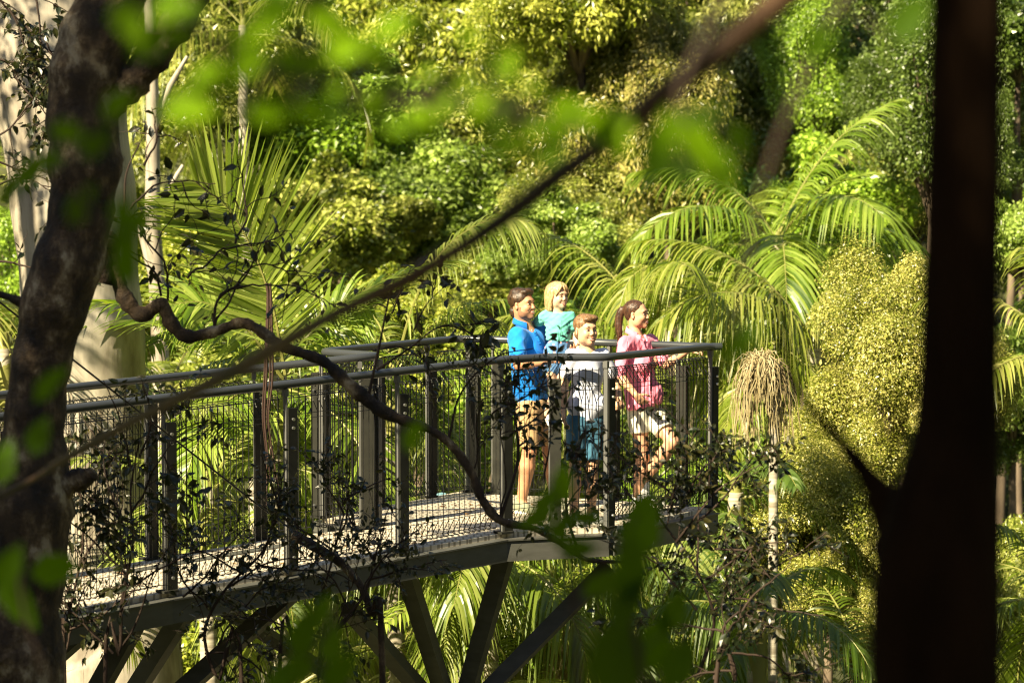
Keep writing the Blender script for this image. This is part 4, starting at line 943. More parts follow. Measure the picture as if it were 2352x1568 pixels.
# ------------------------------------------------------------------ people: distance fields meshed with surface nets
def smin(a, b, k):
    h = np.clip(.5 + .5 * (b - a) / k, 0, 1); return b + (a - b) * h - k * h * (1 - h)
def surface_nets(D, org, vox):
    ins = D < 0; nx, ny, nz = D.shape
    c = np.zeros((nx - 1, ny - 1, nz - 1), np.int8)
    for dx in (0, 1):
        for dy in (0, 1):
            for dz in (0, 1): c += ins[dx:nx - 1 + dx, dy:ny - 1 + dy, dz:nz - 1 + dz]
    cells = np.argwhere((c > 0) & (c < 8)); idx = -np.ones(c.shape, np.int64); idx[tuple(cells.T)] = np.arange(len(cells))
    acc = np.zeros((len(cells), 3)); cnt = np.zeros(len(cells))
    cr = [(0, 0, 0), (1, 0, 0), (0, 1, 0), (1, 1, 0), (0, 0, 1), (1, 0, 1), (0, 1, 1), (1, 1, 1)]
    for a in range(8):
        for b_ in range(a + 1, 8):
            if sum(abs(np.subtract(cr[a], cr[b_]))) != 1: continue
            va = D[tuple((cells + cr[a]).T)]; vb = D[tuple((cells + cr[b_]).T)]
            m_ = (va < 0) != (vb < 0); t = np.where(m_, va / np.where(m_, va - vb, 1), 0)
            p = np.array(cr[a]) + t[:, None] * (np.array(cr[b_]) - np.array(cr[a]))
            acc += p * m_[:, None]; cnt += m_
    V = org + (cells + acc / cnt[:, None]) * vox; Q = []
    for ax in range(3):
        sl0 = [slice(None)] * 3; sl1 = [slice(None)] * 3; sl0[ax] = slice(0, -1); sl1[ax] = slice(1, None)
        a = ins[tuple(sl0)]; b_ = ins[tuple(sl1)]; e = np.argwhere(a != b_); flip = a[tuple(e.T)]
        u, v = [(1, 2), (2, 0), (0, 1)][ax]
        ok = (e[:, u] > 0) & (e[:, v] > 0) & (e[:, u] < D.shape[u] - 1) & (e[:, v] < D.shape[v] - 1); e = e[ok]; flip = flip[ok]
        eu = np.zeros(3, int); eu[u] = 1; ev = np.zeros(3, int); ev[v] = 1
        q = np.stack([idx[tuple((e - eu - ev).T)], idx[tuple((e - ev).T)], idx[tuple(e.T)], idx[tuple((e - eu).T)]], 1)
        q[~flip] = q[~flip][:, ::-1]; Q.append(q)
    return V, np.concatenate(Q)
def sdf_geo(prims, vox=.006, disp=None):
    """prims: ('cap', a, b, ra, rb, k) ('ell', c, radii, R, k) ('-ell', ...) ('cut', point, normal) keeps the side against the normal"""
    lo = np.full(3, 1e9); hi = -lo
    for p in prims:
        if p[0] == 'cap':
            for c, r in ((p[1], p[3]), (p[2], p[4])): lo = np.minimum(lo, np.asarray(c) - r); hi = np.maximum(hi, np.asarray(c) + r)
        elif p[0] == 'ell': r = max(p[2]); lo = np.minimum(lo, np.asarray(p[1]) - r); hi = np.maximum(hi, np.asarray(p[1]) + r)
    lo -= .03; hi += .03; n = np.ceil((hi - lo) / vox).astype(int) + 1
    D = np.full(n, 1.0, np.float32)
    axs = [lo[i] + np.arange(n[i]) * vox for i in range(3)]
    for p in prims:
        kd = p[0]
        if kd == 'cut':
            q = np.asarray(p[1]); m_ = nrm(p[2]); pl = (axs[0][:, None, None] - q[0]) * m_[0] + (axs[1][None, :, None] - q[1]) * m_[1] + (axs[2][None, None] - q[2]) * m_[2]
            D = np.maximum(D, pl.astype(np.float32)); continue
        k = p[-1]
        if kd == 'cap': l = np.minimum(np.asarray(p[1]) - p[3], np.asarray(p[2]) - p[4]); h = np.maximum(np.asarray(p[1]) + p[3], np.asarray(p[2]) + p[4])
        else: r = max(p[2]); l = np.asarray(p[1]) - r; h = np.asarray(p[1]) + r
        l = l - k * 1.2 - vox * 3; h = h + k * 1.2 + vox * 3
        i0 = np.clip(((l - lo) / vox).astype(int), 0, n); i1 = np.clip(((h - lo) / vox).astype(int) + 2, 0, n)
        if (i1 <= i0).any(): continue
        x, y, z = [axs[i][i0[i]:i1[i]] for i in range(3)]
        x, y, z = x[:, None, None], y[None, :, None], z[None, None]
        if kd == 'cap':
            a, b_, ra, rb = np.asarray(p[1], float), np.asarray(p[2], float), p[3], p[4]; d = b_ - a; L2 = max(d @ d, 1e-9)
            t = np.clip(((x - a[0]) * d[0] + (y - a[1]) * d[1] + (z - a[2]) * d[2]) / L2, 0, 1)
            f = np.sqrt((x - a[0] - t * d[0]) ** 2 + (y - a[1] - t * d[1]) ** 2 + (z - a[2] - t * d[2]) ** 2) - (ra + (rb - ra) * t)
        else:
            c = np.asarray(p[1], float); R = np.asarray(p[3]) if p[3] is not None else np.eye(3); rr = p[2]
            dx, dy, dz = x - c[0], y - c[1], z - c[2]
            q = [(dx * R[0, i] + dy * R[1, i] + dz * R[2, i]) / rr[i] for i in range(3)]
            k0 = np.sqrt(q[0] ** 2 + q[1] ** 2 + q[2] ** 2); k1 = np.sqrt((q[0] / rr[0]) ** 2 + (q[1] / rr[1]) ** 2 + (q[2] / rr[2]) ** 2)
            f = k0 * (k0 - 1) / np.maximum(k1, 1e-6)
        s = tuple(slice(i0[i], i1[i]) for i in range(3)); f = f.astype(np.float32)
        D[s] = smin(D[s], f, max(k, 1e-4)) if kd != '-ell' else -smin(-D[s], f, max(k, 1e-4))
    if disp is not None:
        near = np.abs(D) < .03; I = np.argwhere(near); pp = lo + I * vox; D[near] += disp(pp).astype(np.float32)
    D[0] = D[-1] = 1; D[:, 0] = D[:, -1] = 1; D[:, :, 0] = D[:, :, -1] = 1
    V, Q = surface_nets(D, lo, vox); g = Geo(); g.add(V, Q); return g

def folds(seed, amp=.004, sc=28, stretch=(1, 1, .45)):
    rng = np.random.default_rng(seed); ks = rng.standard_normal((7, 3)) * np.array(stretch) * sc; ph = rng.uniform(0, 6.28, 7)
    def f(p):
        s = np.zeros(len(p))
        for k, q in zip(ks, ph): s += np.abs(np.sin(p @ k + q + 1.5 * np.sin(p @ (k[::-1] * .4))))
        return amp * (s / 7 - .55) * 2.2
    return f
def frame(F, up=(0, 0, 1)):
    F = nrm(F); L = nrm(np.cross(up, F)); U = np.cross(F, L); return np.stack((F, L, U), 1)     # columns: forward, left, up

def head_prims(c, R, s=1.0, fem=0, kid=0, smile=1):
    """skin of the head; c: centre between the ears at eye level"""
    W_ = lambda f, l, u: c + R @ (np.array((f, l, u)) * s)
    E = lambda f, l, u, a, b_, d, k=.012: ('ell', W_(f, l, u), (a * s, b_ * s, d * s), R, k * s)
    jw = .046 if not fem else .040
    p = [E(-.012, 0, .035, .098, .077, .084), E(.03, 0, -.018, .062, .066, .078, .03), E(.040, 0, -.072, .045, jw, .040, .03),
         E(.074, 0, -.100 + .008 * kid, .020, .020 if not fem else .016, .017, .025), E(.082, 0, .026, .012, .046, .012, .02)]
    for q in (-1, 1): p += [E(.066, q * .036, -.030, .026, .024, .024, .02), E(.020, q * .048, -.060, .035, .022, .038, .03)]
    for q in (-1, 1): p += [('-ell', W_(.104, q * .031, .000), (.020 * s, .019 * s, .013 * s), R, .012 * s)]
    nl = 1 - .25 * kid
    p += [('cap', W_(.088, 0, .012), W_(.088 + .019 * nl, 0, -.028 * nl - .002), .0075 * s, .0098 * s, .010 * s)]
    for q in (-1, 1): p += [E(.096, q * .010, -.035, .009, .0075, .007, .006)]
    # mouth: smile opening and lips
    p += [('-ell', W_(.102, q * .012, -.0655 + .0), (.016 * s, .018 * s, .0085 * s), R, .004 * s) for q in (-1, 1)]
    p += [('-ell', W_(.088, q * .028, -.0615), (.010 * s, .006 * s, .005 * s), R, .004 * s) for q in (-1, 1)]
    p += [('cap', W_(.091, -.024, -.0545), W_(.101, 0, -.0565), .0036 * s, .0050 * s, .005 * s), ('cap', W_(.091, .024, -.0545), W_(.101, 0, -.0565), .0036 * s, .0050 * s, .005 * s),
          ('cap', W_(.091, -.018, -.070), W_(.097, 0, -.0775), .0045 * s, .0068 * s, .006 * s), ('cap', W_(.091, .018, -.070), W_(.097, 0, -.0775), .0045 * s, .0068 * s, .006 * s)]
    for q in (-1, 1):
        Re = R @ np.array([[math.cos(.35 * q), -math.sin(.35 * q), 0], [math.sin(.35 * q), math.cos(.35 * q), 0], [0, 0, 1]])
        p += [('ell', W_(-.004, q * .080, -.008), (.020 * s, .0075 * s, .032 * s), Re, .006 * s), ('-ell', W_(.004, q * .088, -.004), (.010 * s, .007 * s, .016 * s), Re, .005 * s)]
    return p
def hand_prims(w_, d, n, side, s=1.0, curl=.5, spread=.10, thumb=.6, grip=None):
    """hand from wrist w_ along d, palm facing n; side +1/-1 puts the thumb; curl bends the fingers towards the palm side"""
    d = nrm(d); n = nrm(np.asarray(n, float) - d * np.dot(n, d)); t = np.cross(d, n) * side
    W_ = lambda a, b_, c: w_ + (d * a + t * b_ + n * c) * s
    p = [('ell', W_(.045, 0, 0), (.050 * s, .040 * s, .016 * s), np.stack((d, t, n), 1), .012 * s), ('cap', W_(-.01, 0, 0), W_(.03, 0, 0), .023 * s, .024 * s, .015 * s)]
    for i, (y, L) in enumerate(((.030, .072), (.010, .080), (-.011, .075), (-.031, .060))):
        b_ = np.array((.080 - .004 * abs(i - 1), y, .002)); ang = 0.0; q = W_(*b_); dirb = np.array((math.cos(0), spread * (1.2 - i * .8), 0))
        c_ = curl * (1 + .12 * i)
        for j, fr in enumerate((.45, .32, .23)):
            ang += c_ * (1.0 if j else .9); v = np.array((math.cos(ang), spread * (1.2 - i * .8) * .6, math.sin(ang)))
            b2 = b_ + v * L * fr; p.append(('cap', W_(*b_), W_(*b2), (.0092 - .0008 * j) * s, (.0086 - .0009 * j) * s, .003)); b_ = b2
    b_ = np.array((.018, .032, .004))
    for j, (v, L) in enumerate((((.62, .70, .25 * thumb), .040), ((.85, .35, .55 * thumb), .030), ((.9, .1, .7 * thumb), .024))):
        v = nrm(np.array(v)); b2 = b_ + v * L; p.append(('cap', W_(*b_), W_(*b2), (.0125 - .0012 * j) * s, (.0110 - .0012 * j) * s, .004)); b_ = b2
    return p
def limb_prims(a, b_, c, ra, rb, rc, bulge=.0, k=.02):
    a, b_, c = map(np.asarray, (a, b_, c)); m1 = a + (b_ - a) * .4; m2 = b_ + (c - b_) * .32
    return [('cap', a, m1, ra, (ra + rb) / 2 * 1.04, k), ('cap', m1, b_, (ra + rb) / 2 * 1.04, rb, k), ('cap', b_, m2, rb, rb * (1.02 + bulge), k), ('cap', m2, c, rb * (1.02 + bulge), rc, k)]
def torso_prims(neck, sl, sr, pel, Fd, s=1.0, inf=0.0, fem=0, belly=0):
    """trunk between pelvis and neck; inf swells it for clothing"""
    neck, sl, sr, pel = map(np.asarray, (neck, sl, sr, pel)); mid_s = (sl + sr) / 2; hw = np.linalg.norm(sl - sr) / 2
    ax = nrm(mid_s - pel); Lf = nrm(sl - sr); F = nrm(np.cross(Lf, ax)); 
    if np.dot(F, Fd) < 0: F = -F
    R = np.stack((F, Lf, ax), 1); H = np.linalg.norm(mid_s - pel)
    Wp = lambda f, l, u: pel + R @ np.array((f, l, u))
    ch = .86 if fem else 1
    p = [('ell', Wp(.005 * s, 0, H * .70), (.108 * s * ch + inf, hw * .86 + inf, H * .34 + inf), R, .04), ('ell', Wp(0, 0, H * .36), ((.094 if not fem else .080) * s + inf, hw * (.74 if not fem else .62) + inf, H * .30 + inf), R, .05),
         ('ell', Wp(-.005 * s, 0, H * .04), (.105 * s + inf, hw * (.76 if not fem else .82) + inf, H * .20 + inf), R, .05),
         ('cap', mid_s + (sl - mid_s) * .80 - ax * .015 * s, mid_s + (sr - mid_s) * .80 - ax * .015 * s, .056 * s + inf, .056 * s + inf, .04), ('cap', mid_s + ax * .0, neck, .062 * s + inf, .050 * s + inf * .6, .03)]
    if fem:
        for q in (-1, 1): p.append(('ell', Wp(.085 * s, q * hw * .42, H * .66), (.055 * s + inf, .060 * s + inf, .058 * s + inf), R, .03))
    return p, R, Wp, H

def skin_mat(name, col, red=.06, stubble=None):
    m, nt, b = mat(name, col, .5); b.inputs['Subsurface Weight'].default_value = .12; b.inputs['Subsurface Radius'].default_value = (.03, .012, .006); b.inputs['Subsurface Scale'].default_value = .3
    n1 = noise(nt, 22, 4); r1 = ramp(nt, n1.outputs[0], [(.3, tuple(c * .86 for c in col)), (.7, tuple(min(1, c * 1.1) for c in col))]); nt.links.new(r1.outputs[0], b.inputs['Base Color']); return m
def cloth_mat(name, c1, c2=None, sc=300, rough=.85):
    m, nt, b = mat(name, c1, rough, spec=.25); b.inputs['Sheen Weight'].default_value = .15
    n1 = noise(nt, 9, 4); r1 = ramp(nt, n1.outputs[0], [(.3, tuple(c * .9 for c in c1)), (.7, c2 or c1)]); nt.links.new(r1.outputs[0], b.inputs['Base Color'])
    n2 = noise(nt, sc, 2); bump(nt, b, n2.outputs[0], .15, .002); return m
def hair_mat(name, c1, c2, stretch=(60, 60, 5)):
    m, nt, b = mat(name, c1, .42); n1 = noise(nt, 1.5, 5, .7, stretch=stretch); r1 = ramp(nt, n1.outputs[0], [(.35, c1), (.65, c2)]); nt.links.new(r1.outputs[0], b.inputs['Base Color']); bump(nt, b, n1.outputs[0], .8, .006); return m
M['eye'] = mat('eye_white', (.75, .72, .68), .2)[0]; M['iris'] = mat('iris', (.02, .018, .02), .15)[0]; M['teeth'] = mat('teeth', (.80, .78, .72), .3)[0]
M['lip'] = mat('lip', (.46, .16, .12), .45)[0]
for k_, c_ in (('man', (.50, .25, .14)), ('girl', (.66, .43, .29)), ('boy', (.60, .36, .22)), ('woman', (.56, .31, .19))): M['skin_' + k_] = skin_mat('skin_' + k_, c_)
M['stubble'] = mat('stubble', (.17, .085, .045), .8)[0]

def head_details(o, B, c, R, s, browm, lidm=None, teeth=True, iris='iris', kid=0):
    W_ = lambda f, l, u: c + R @ (np.array((f, l, u)) * s)
    def ball(ctr, r, n=12):
        u = np.linspace(0, 2 * np.pi, n, endpoint=False); v = np.linspace(.001, np.pi - .001, n // 2 + 2); U, V_ = np.meshgrid(u, v)
        pts = np.asarray(ctr) + (np.stack((np.cos(U) * np.sin(V_), np.sin(U) * np.sin(V_), np.cos(V_)), -1) * np.asarray(r)) @ R.T
        k = n; m_ = len(v); i, j = np.meshgrid(np.arange(m_ - 1), np.arange(k), indexing='ij'); j2 = (j + 1) % k
        g = Geo(); g.add(pts.reshape(-1, 3), np.stack((i * k + j, (i + 1) * k + j, (i + 1) * k + j2, i * k + j2), -1).reshape(-1, 4)); return g
    for q in (-1, 1):
        e = ball(W_(.0805, q * .031, .0015), (.011 * s, .0130 * s, .0050 * s)).build('eye', M['eye'], o, B, smooth=True)
        ball(W_(.0885, q * .0315, .0015), (.0036 * s, .0058 * s, .0052 * s)).build('iris', M[iris], e, B, smooth=True)
        g = Geo(); g.tube([W_(.085, q * .017, .0075), W_(.0925, q * .031, .0080), W_(.084, q * .045, .0045)], [.0014 * s, .0022 * s, .0012 * s], 6); g.build('eyelid', M[browm], e, B, smooth=True)
        g = Geo(); g.tube([W_(.094, q * .014, .0235), W_(.0955, q * .030, .030), W_(.082, q * .048, .023)], [.0035 * s, .0036 * s, .0016 * s], 6); g.build('eyebrow', M[browm], o, B, smooth=True)
    if teeth:
        ball(W_(.0905, 0, -.0645), (.0095 * s, .023 * s, .0068 * s)).build('teeth', M['teeth'], o, B, smooth=True)
    g = Geo(); g.tube([W_(.0895, -.027, -.0600), W_(.0985, -.013, -.0735), W_(.1015, 0, -.0770), W_(.0985, .013, -.0735), W_(.0895, .027, -.0600)], [.0018 * s, .0040 * s, .0046 * s, .0040 * s, .0022 * s], 8)
    g.build('lip', M['lip'], o, B, smooth=True)
    g = Geo(); g.tube([W_(.0895, -.027, -.0590), W_(.0995, -.012, -.0565), W_(.1035, 0, -.0570), W_(.0995, .012, -.0565), W_(.0895, .027, -.0590)], [.0014 * s, .0028 * s, .0030 * s, .0028 * s, .0014 * s], 8); g.build('lip', M['lip'], o, B, smooth=True)

def cut_prims(prims, *cuts): return prims + [('cut', p, n) for p, n in cuts]
def shoe(o, B, heel, toe, mtl, s=1.0, sole=None, name='shoe', up=(0, 0, 1)):
    heel = np.asarray(heel, float); toe = np.asarray(toe, float); d = nrm(toe - heel); R = frame(d, up); U = R[:, 2]; L = np.linalg.norm(toe - heel)
    p = [('ell', heel + U * .040 * s + d * .03, (.045 * s, .036 * s, .042 * s), R, .02), ('ell', heel + d * L * .62 + U * .026 * s, (L * .38, .043 * s, .034 * s), R, .03), ('ell', toe - d * .05 * s + U * .022 * s, (.055 * s, .040 * s, .026 * s), R, .02),
         ('cap', heel + U * .07 * s + d * .035, heel + d * L * .5 + U * .045 * s, .036 * s, .034 * s, .02), ('cut', heel + U * .006, -U)]
    a = sdf_geo(p, .006).build(name, M[mtl], o, B, smooth=True)
    g = Geo(); pts = []
    q = [('ell', heel + d * .045, (.05 * s, .041 * s, .03), R, .02), ('ell', heel + d * L * .6, (L * .42, .047 * s, .03), R, .03), ('cut', heel + U * .018, U), ('cut', heel - U * .004, -U)]
    sdf_geo(q, .006).build('sole', M[sole or 'sole'], a, B, smooth=True)
M['sole'] = mat('rubber_sole', (.55, .54, .50), .7)[0]
M['white_shoe'] = cloth_mat('white_canvas', (.78, .79, .82), (.84, .84, .86)); M['grey_shoe'] = cloth_mat('grey_canvas', (.16, .17, .17), (.25, .26, .25)); M['olive_shoe'] = cloth_mat('olive_canvas', (.20, .21, .14), (.28, .29, .20))

from mathutils.bvhtree import BVHTree
def drape(o, B, src, pts, direc, mtl, name, w_=.012, th=.004, n=30):
    """narrow strip of cloth laid on the surface of src (a built mesh) along pts"""
    vs = [Vector(v.co) + Vector(B) for v in src.data.vertices]; t_ = BVHTree.FromPolygons(vs, [tuple(q.vertices) for q in src.data.polygons])
    sp_ = spline(pts, n); out = []
    d = Vector(nrm(direc))
    for q in sp_:
        h = t_.ray_cast(Vector(q) - d * .6, d)
        if h[0] is not None: out.append(np.array(h[0]))
    if len(out) < 3: return
    out = np.array(out); out[1:-1] = (out[:-2] + out[1:-1] * 2 + out[2:]) / 4; out -= np.array(d) * th * .3
    T = nrm(np.gradient(out, axis=0)); S_ = nrm(np.cross(T, -np.array(d)))
    g = Geo(); k = len(out); up = -np.array(d)
    V = np.stack([out - S_ * w_ / 2, out - S_ * w_ / 2 * .9 + up * th, out + S_ * w_ / 2 * .9 + up * th, out + S_ * w_ / 2], 1)
    i, j = np.meshgrid(np.arange(k - 1), np.arange(3), indexing='ij')
    g.add(V.reshape(-1, 3), np.stack((i * 4 + j, i * 4 + j + 1, (i + 1) * 4 + j + 1, (i + 1) * 4 + j), -1)); return g.build(name, M[mtl], o, B, smooth=False)
VIEW = (0, .99, -.07)
def wisps(o, B, src, c, R, mtl, n, L, seed, flow=(-.3, 0, -1), r=.0009):
    """loose fine hairs lifting off the surface of the hair"""
    rng = np.random.default_rng(seed); me = src.data; V = np.array([v.co[:] for v in me.vertices]); N_ = np.array([v.normal[:] for v in me.vertices]); g = Geo()
    for i in rng.integers(0, len(V), n):
        nn = N_[i]; f = R @ np.array(flow) + .14 * rng.standard_normal(3); f = nrm(f - nn * np.dot(f, nn)); p0 = V[i] + np.asarray(B); l = L * rng.uniform(.5, 1.3)
        t = np.linspace(0, 1, 5)[:, None]; pts = p0 - nn * .001 + f * l * t + nn * (.0028 * rng.uniform(.2, 1.2) * np.sin(t * 2.6)) + rng.normal(0, .0012, (5, 3)) * t
        g.tube(pts, np.linspace(r, r * .4, 5), 3, cap=False)
    g.build('loose_hair', M[mtl], src, B)
# ---------------- man
MY = 20.45
mh = P(1200, 700, MY); MB = np.array((mh[0], mh[1], 0.0))
man = thing('person', 'man in a blue polo shirt and tan shorts carrying the little girl at the rail', 'person', MB)
Rm = frame((.80, -.56, .10)); s = 1.0
nk = P(1203, 742, MY + .02); sR = P(1188, 771, MY - .12); sL = P(1240, 764, MY + .17); pel = P(1228, 935, MY + .05)
el_r = P(1192, 838, MY - .30); wr_r = P(1268, 826, MY - .68); hand_r = P(1290, 813, 19.62)
el_l = P(1262, 842, MY + .16); wr_l = P(1300, 800, MY - .02)
kR = P(1216, 1035, MY - .06); aR = P(1198, 1152, MY - .02); kL = P(1262, 1035, MY + .12); aL = P(1276, 1150, MY + .15)
hR = P(1213, 945, MY - .03); hL = P(1243, 945, MY + .12)
skin = head_prims(mh, Rm, s)
skin += [('cap', mh + Rm @ np.array((-.025, 0, -.05)), nk, .058, .062, .03)]
tp, Rt, Wp, H = torso_prims(nk, sL, sR, pel, (.75, -.6, 0), 1.0); skin += tp
skin += limb_prims(sR, el_r, wr_r, .052, .040, .027) + limb_prims(sL, el_l, wr_l, .052, .040, .027)
wd = nrm(hand_r - wr_r)
skin += hand_prims(wr_r, wd + (0, 0, .12), (.15, .3, -1), 1, 1.0, curl=.62, thumb=.7)
skin += hand_prims(wr_l, (.6, -.75, -.05), (-.2, 0, 1), -1, 1.0, curl=.4)
skin += limb_prims(hR, kR, aR, .082, .055, .037, .10) + limb_prims(hL, kL, aL, .082, .055, .037, .10)
skin += [('cap', aR, aR + (.05, -.06, -.06), .036, .034, .02), ('cap', aL, aL + (.06, -.05, -.06), .036, .034, .02)]
sdf_geo(skin, .0055).build('body', M['skin_man'], man, MB, smooth=True)
# stubble: a thin second skin over jaw and upper lip
W_ = lambda f, l, u: mh + Rm @ np.array((f, l, u))
st = [q for q in head_prims(mh, Rm, 1.0)[:9]]; st = [(q[0], q[1], tuple(np.array(q[2]) + .0028), q[3], q[4]) for q in st]
st += [('-ell', W_(.06, 0, .045), (.12, .12, .082), Rm, .004), ('-ell', W_(.105, 0, -.066), (.03, .026, .0095), Rm, .003), ('-ell', W_(-.07, 0, -.02), (.065, .2, .2), Rm, .004),
       ('-ell', W_(.075, .060, -.036), (.05, .028, .026), Rm, .004), ('-ell', W_(.075, -.060, -.036), (.05, .028, .026), Rm, .004)]
M['stubble'] = mat('stubble', (.25, .125, .07), .85)[0]
sdf_geo(st, .004).build('beard', M['stubble'], man, MB, smooth=True)
M['hair_man'] = hair_mat('hair_man', (.007, .004, .002), (.07, .036, .016), (30, 30, 14)); M['brow_dark'] = mat('brow_dark', (.03, .015, .008), .7)[0]
hp = [('ell', W_(-.020, 0, .048), (.105, .088, .086), Rm, .01), ('ell', W_(.050, 0, .100), (.048, .062, .030), Rm, .02), ('ell', W_(.070, .010, .098), (.030, .045, .026), Rm, .015), ('ell', W_(-.075, 0, -.045), (.036, .062, .060), Rm, .02), ('ell', W_(-.04, 0, .11), (.06, .06, .03), Rm, .02),
      ('-ell', W_(.100, 0, .018), (.066, .074, .062), Rm, .008), ('-ell', W_(.045, .10, -.040), (.060, .045, .070), Rm, .008), ('-ell', W_(.045, -.10, -.040), (.060, .045, .070), Rm, .008), ('-ell', W_(.03, 0, -.1), (.075, .1, .09), Rm, .008)]
sdf_geo(hp, .0045, folds(3, .0035, 90, (1, .4, .6))).build('hair', M['hair_man'], man, MB, smooth=True); wisps(man, MB, [o for o in man.children if o.name.startswith('hair')][0], mh, Rm, 'hair_man', 300, .022, 1, (-.6, 0, -.3))
head_details(man, MB, mh, Rm, 1.0, 'brow_dark')
M['blue_polo'] = cloth_mat('blue_polo', (.004, .17, .62), (.005, .25, .80))
tp, Rt, Wp, H = torso_prims(nk, sL, sR, pel - (0, 0, .04), (.75, -.6, 0), 1.0, inf=.018)
sh = tp[:-1] + [('cap', sR, sR + (el_r - sR) * .62, .070, .068, .03), ('cap', sL, sL + (el_l - sL) * .60, .070, .068, .03), ('cap', P(1188, 775, MY - .1), P(1196, 900, MY), .055, .075, .05),
      ('cut', pel + (0, 0, -.02) , (0, 0, -1)), ('cut', sR + (el_r - sR) * .82, nrm(el_r - sR) * (1, 1, 1)) if False else ('cut', nk + (0, 0, .02), (0, 0, 1)),
      ('-ell', nk + Rm @ np.array((.065, 0, -.012)), (.045, .036, .060), Rm, .01)]
shm = sdf_geo(sh, .006, folds(11, .012, 24, (1, 1, .6))).build('shirt', M['blue_polo'], man, MB, smooth=True)
def collar(o, B, c, R, r, mtl, h_=.035, gap=.9, tilt=.35, w2=1.0, name='collar', flare=.014):
    """folded collar band round the neck, open at the front"""
    g = Geo(); a = np.linspace(gap, 2 * np.pi - gap, 26); rows = []
    for (dr, dz) in ((0, .0), (.002, h_), (.008, h_ + .002), (.008 + flare, -.004), (.004 + flare, -.006)):
        tip = np.exp(-((a - gap) / .5) ** 2) + np.exp(-((2 * np.pi - gap - a) / .5) ** 2)
        f = np.cos(a) * (r + dr); l = np.sin(a) * (r + dr) * w2; z = np.full(26, dz) - (.018 * tip if dz < .01 and dr > .005 else 0) - tilt * np.cos(a) * r
        rows.append(np.stack([f, l, z], 1) @ R.T + c)
    V = np.array(rows); n = 26; i, j = np.meshgrid(np.arange(4), np.arange(n - 1), indexing='ij')
    g.add(V.reshape(-1, 3), np.stack((i * n + j, i * n + j + 1, (i + 1) * n + j + 1, (i + 1) * n + j), -1).reshape(-1, 4))
    return g.build(name, M[mtl], o, B, smooth=True)
Rc = frame((.8, -.6, 0))
M['collar_blue'] = cloth_mat('collar_blue', (.004, .13, .48), (.005, .18, .60))
drape(man, MB, shm, [P(1222, 752, MY), P(1232, 775, MY), P(1243, 800, MY)], VIEW, 'collar_blue', 'placket', .03)
drape(man, MB, shm, [P(1172, 812, MY), P(1186, 818, MY), P(1203, 812, MY)], VIEW, 'collar_blue', 'cuff', .018)
collar(man, MB, nk + (-.005, 0, -.008), Rc, .066, 'collar_blue', h_=.036, gap=.55)
g = Geo(); c = nk + Rc @ np.array((.088, -.012, -.052)); g.tube([c, c + Rc @ np.array((.004, 0, 0))], .006, 10); g.build('button', M['teeth'], man, MB)
M['tan'] = cloth_mat('tan_cotton', (.42, .27, .13), (.52, .35, .18)); 
sp_ = torso_prims(nk, sL, sR, pel, (.75, -.6, 0), 1.0, inf=.012)[0][2:3]
shp = [sp_[0], ('cap', hR, hR + (kR - hR) * 1.02, .100, .078, .04), ('cap', hL, hL + (kL - hL) * 1.02, .100, .078, .04), ('cut', kR + (0, 0, .03), (0, 0, -1)), ('cut', pel + (0, 0, .07), (0, 0, 1))]
sdf_geo(shp, .006, folds(12, .005, 20)).build('shorts', M['tan'], man, MB, smooth=True)
shoe(man, MB, (aR[0] - .05, aR[1] + .03, .0), (aR[0] + .14, aR[1] - .17, .0), 'olive_shoe'); shoe(man, MB, (aL[0] - .04, aL[1] + .03, 0), (aL[0] + .16, aL[1] - .15, .0), 'olive_shoe')

# ---------------- girl
GYY = 20.42; s = .86
gh = P(1281, 679, GYY); GBs = np.array((gh[0], gh[1], gh[2] - .6))
girl = thing('person', 'little blonde girl in a mint top and floral skirt, held by the man', 'person', GBs)
Rg = frame((.62, -.78, -.03)); nk = P(1279, 708, GYY); sL = P(1310, 727, GYY + .0); sR = P(1252, 724, GYY - .0); pel = P(1284, 800, GYY - .02)
Wg = lambda f, l, u: gh + Rg @ (np.array((f, l, u)) * s)
skin = head_prims(gh, Rg, s, fem=1, kid=1) + [('cap', Wg(-.02, 0, -.06), nk, .038, .036, .02)]
skin += torso_prims(nk, sL, sR, pel, (.3, -.95, 0), .66)[0]
el = P(1321, 768, GYY + .0); wr = P(1330, 806, GYY - .10); er = P(1234, 742, GYY + .10); wr2 = P(1214, 748, GYY + .16)
skin += limb_prims(sL, el, wr, .031, .025, .018, k=.012) + hand_prims(wr, (.15, -.5, -.85), (-.8, -.3, 0), 1, .66, curl=.3) + limb_prims(sR, er, wr2, .031, .024, .018, k=.012) + hand_prims(wr2, (-.8, .1, -.5), (0, -.8, -.2), 1, .66, curl=.5)
h1 = P(1272, 808, GYY - .05); k1 = P(1266, 858, GYY - .20); a1 = P(1276, 935, GYY - .17); h2 = P(1296, 806, GYY + .05); k2 = P(1288, 862, GYY + .0 - .18); a2 = P(1256, 950, GYY - .12)
skin += limb_prims(h1, k1, a1, .050, .036, .025, .06, k=.015) + limb_prims(h2, k2, a2, .050, .036, .025, .06, k=.015)
sdf_geo(skin, .005).build('body', M['skin_girl'], girl, GBs, smooth=True)
M['hair_girl'] = hair_mat('hair_girl', (.26, .15, .06), (.62, .44, .22), (60, 60, 5)); M['brow_fair'] = mat('brow_fair', (.35, .20, .10), .7)[0]
def strand(pts, r0, r1, k=.015): 
    q = spline([Wg(*p) for p in pts], 7); rr = np.linspace(r0, r1, 7); return [('cap', q[i], q[i + 1], rr[i], rr[i + 1], k) for i in range(6)]
hp = [('ell', Wg(-.016, 0, .045), (.092, .075, .076), Rg, .01)]
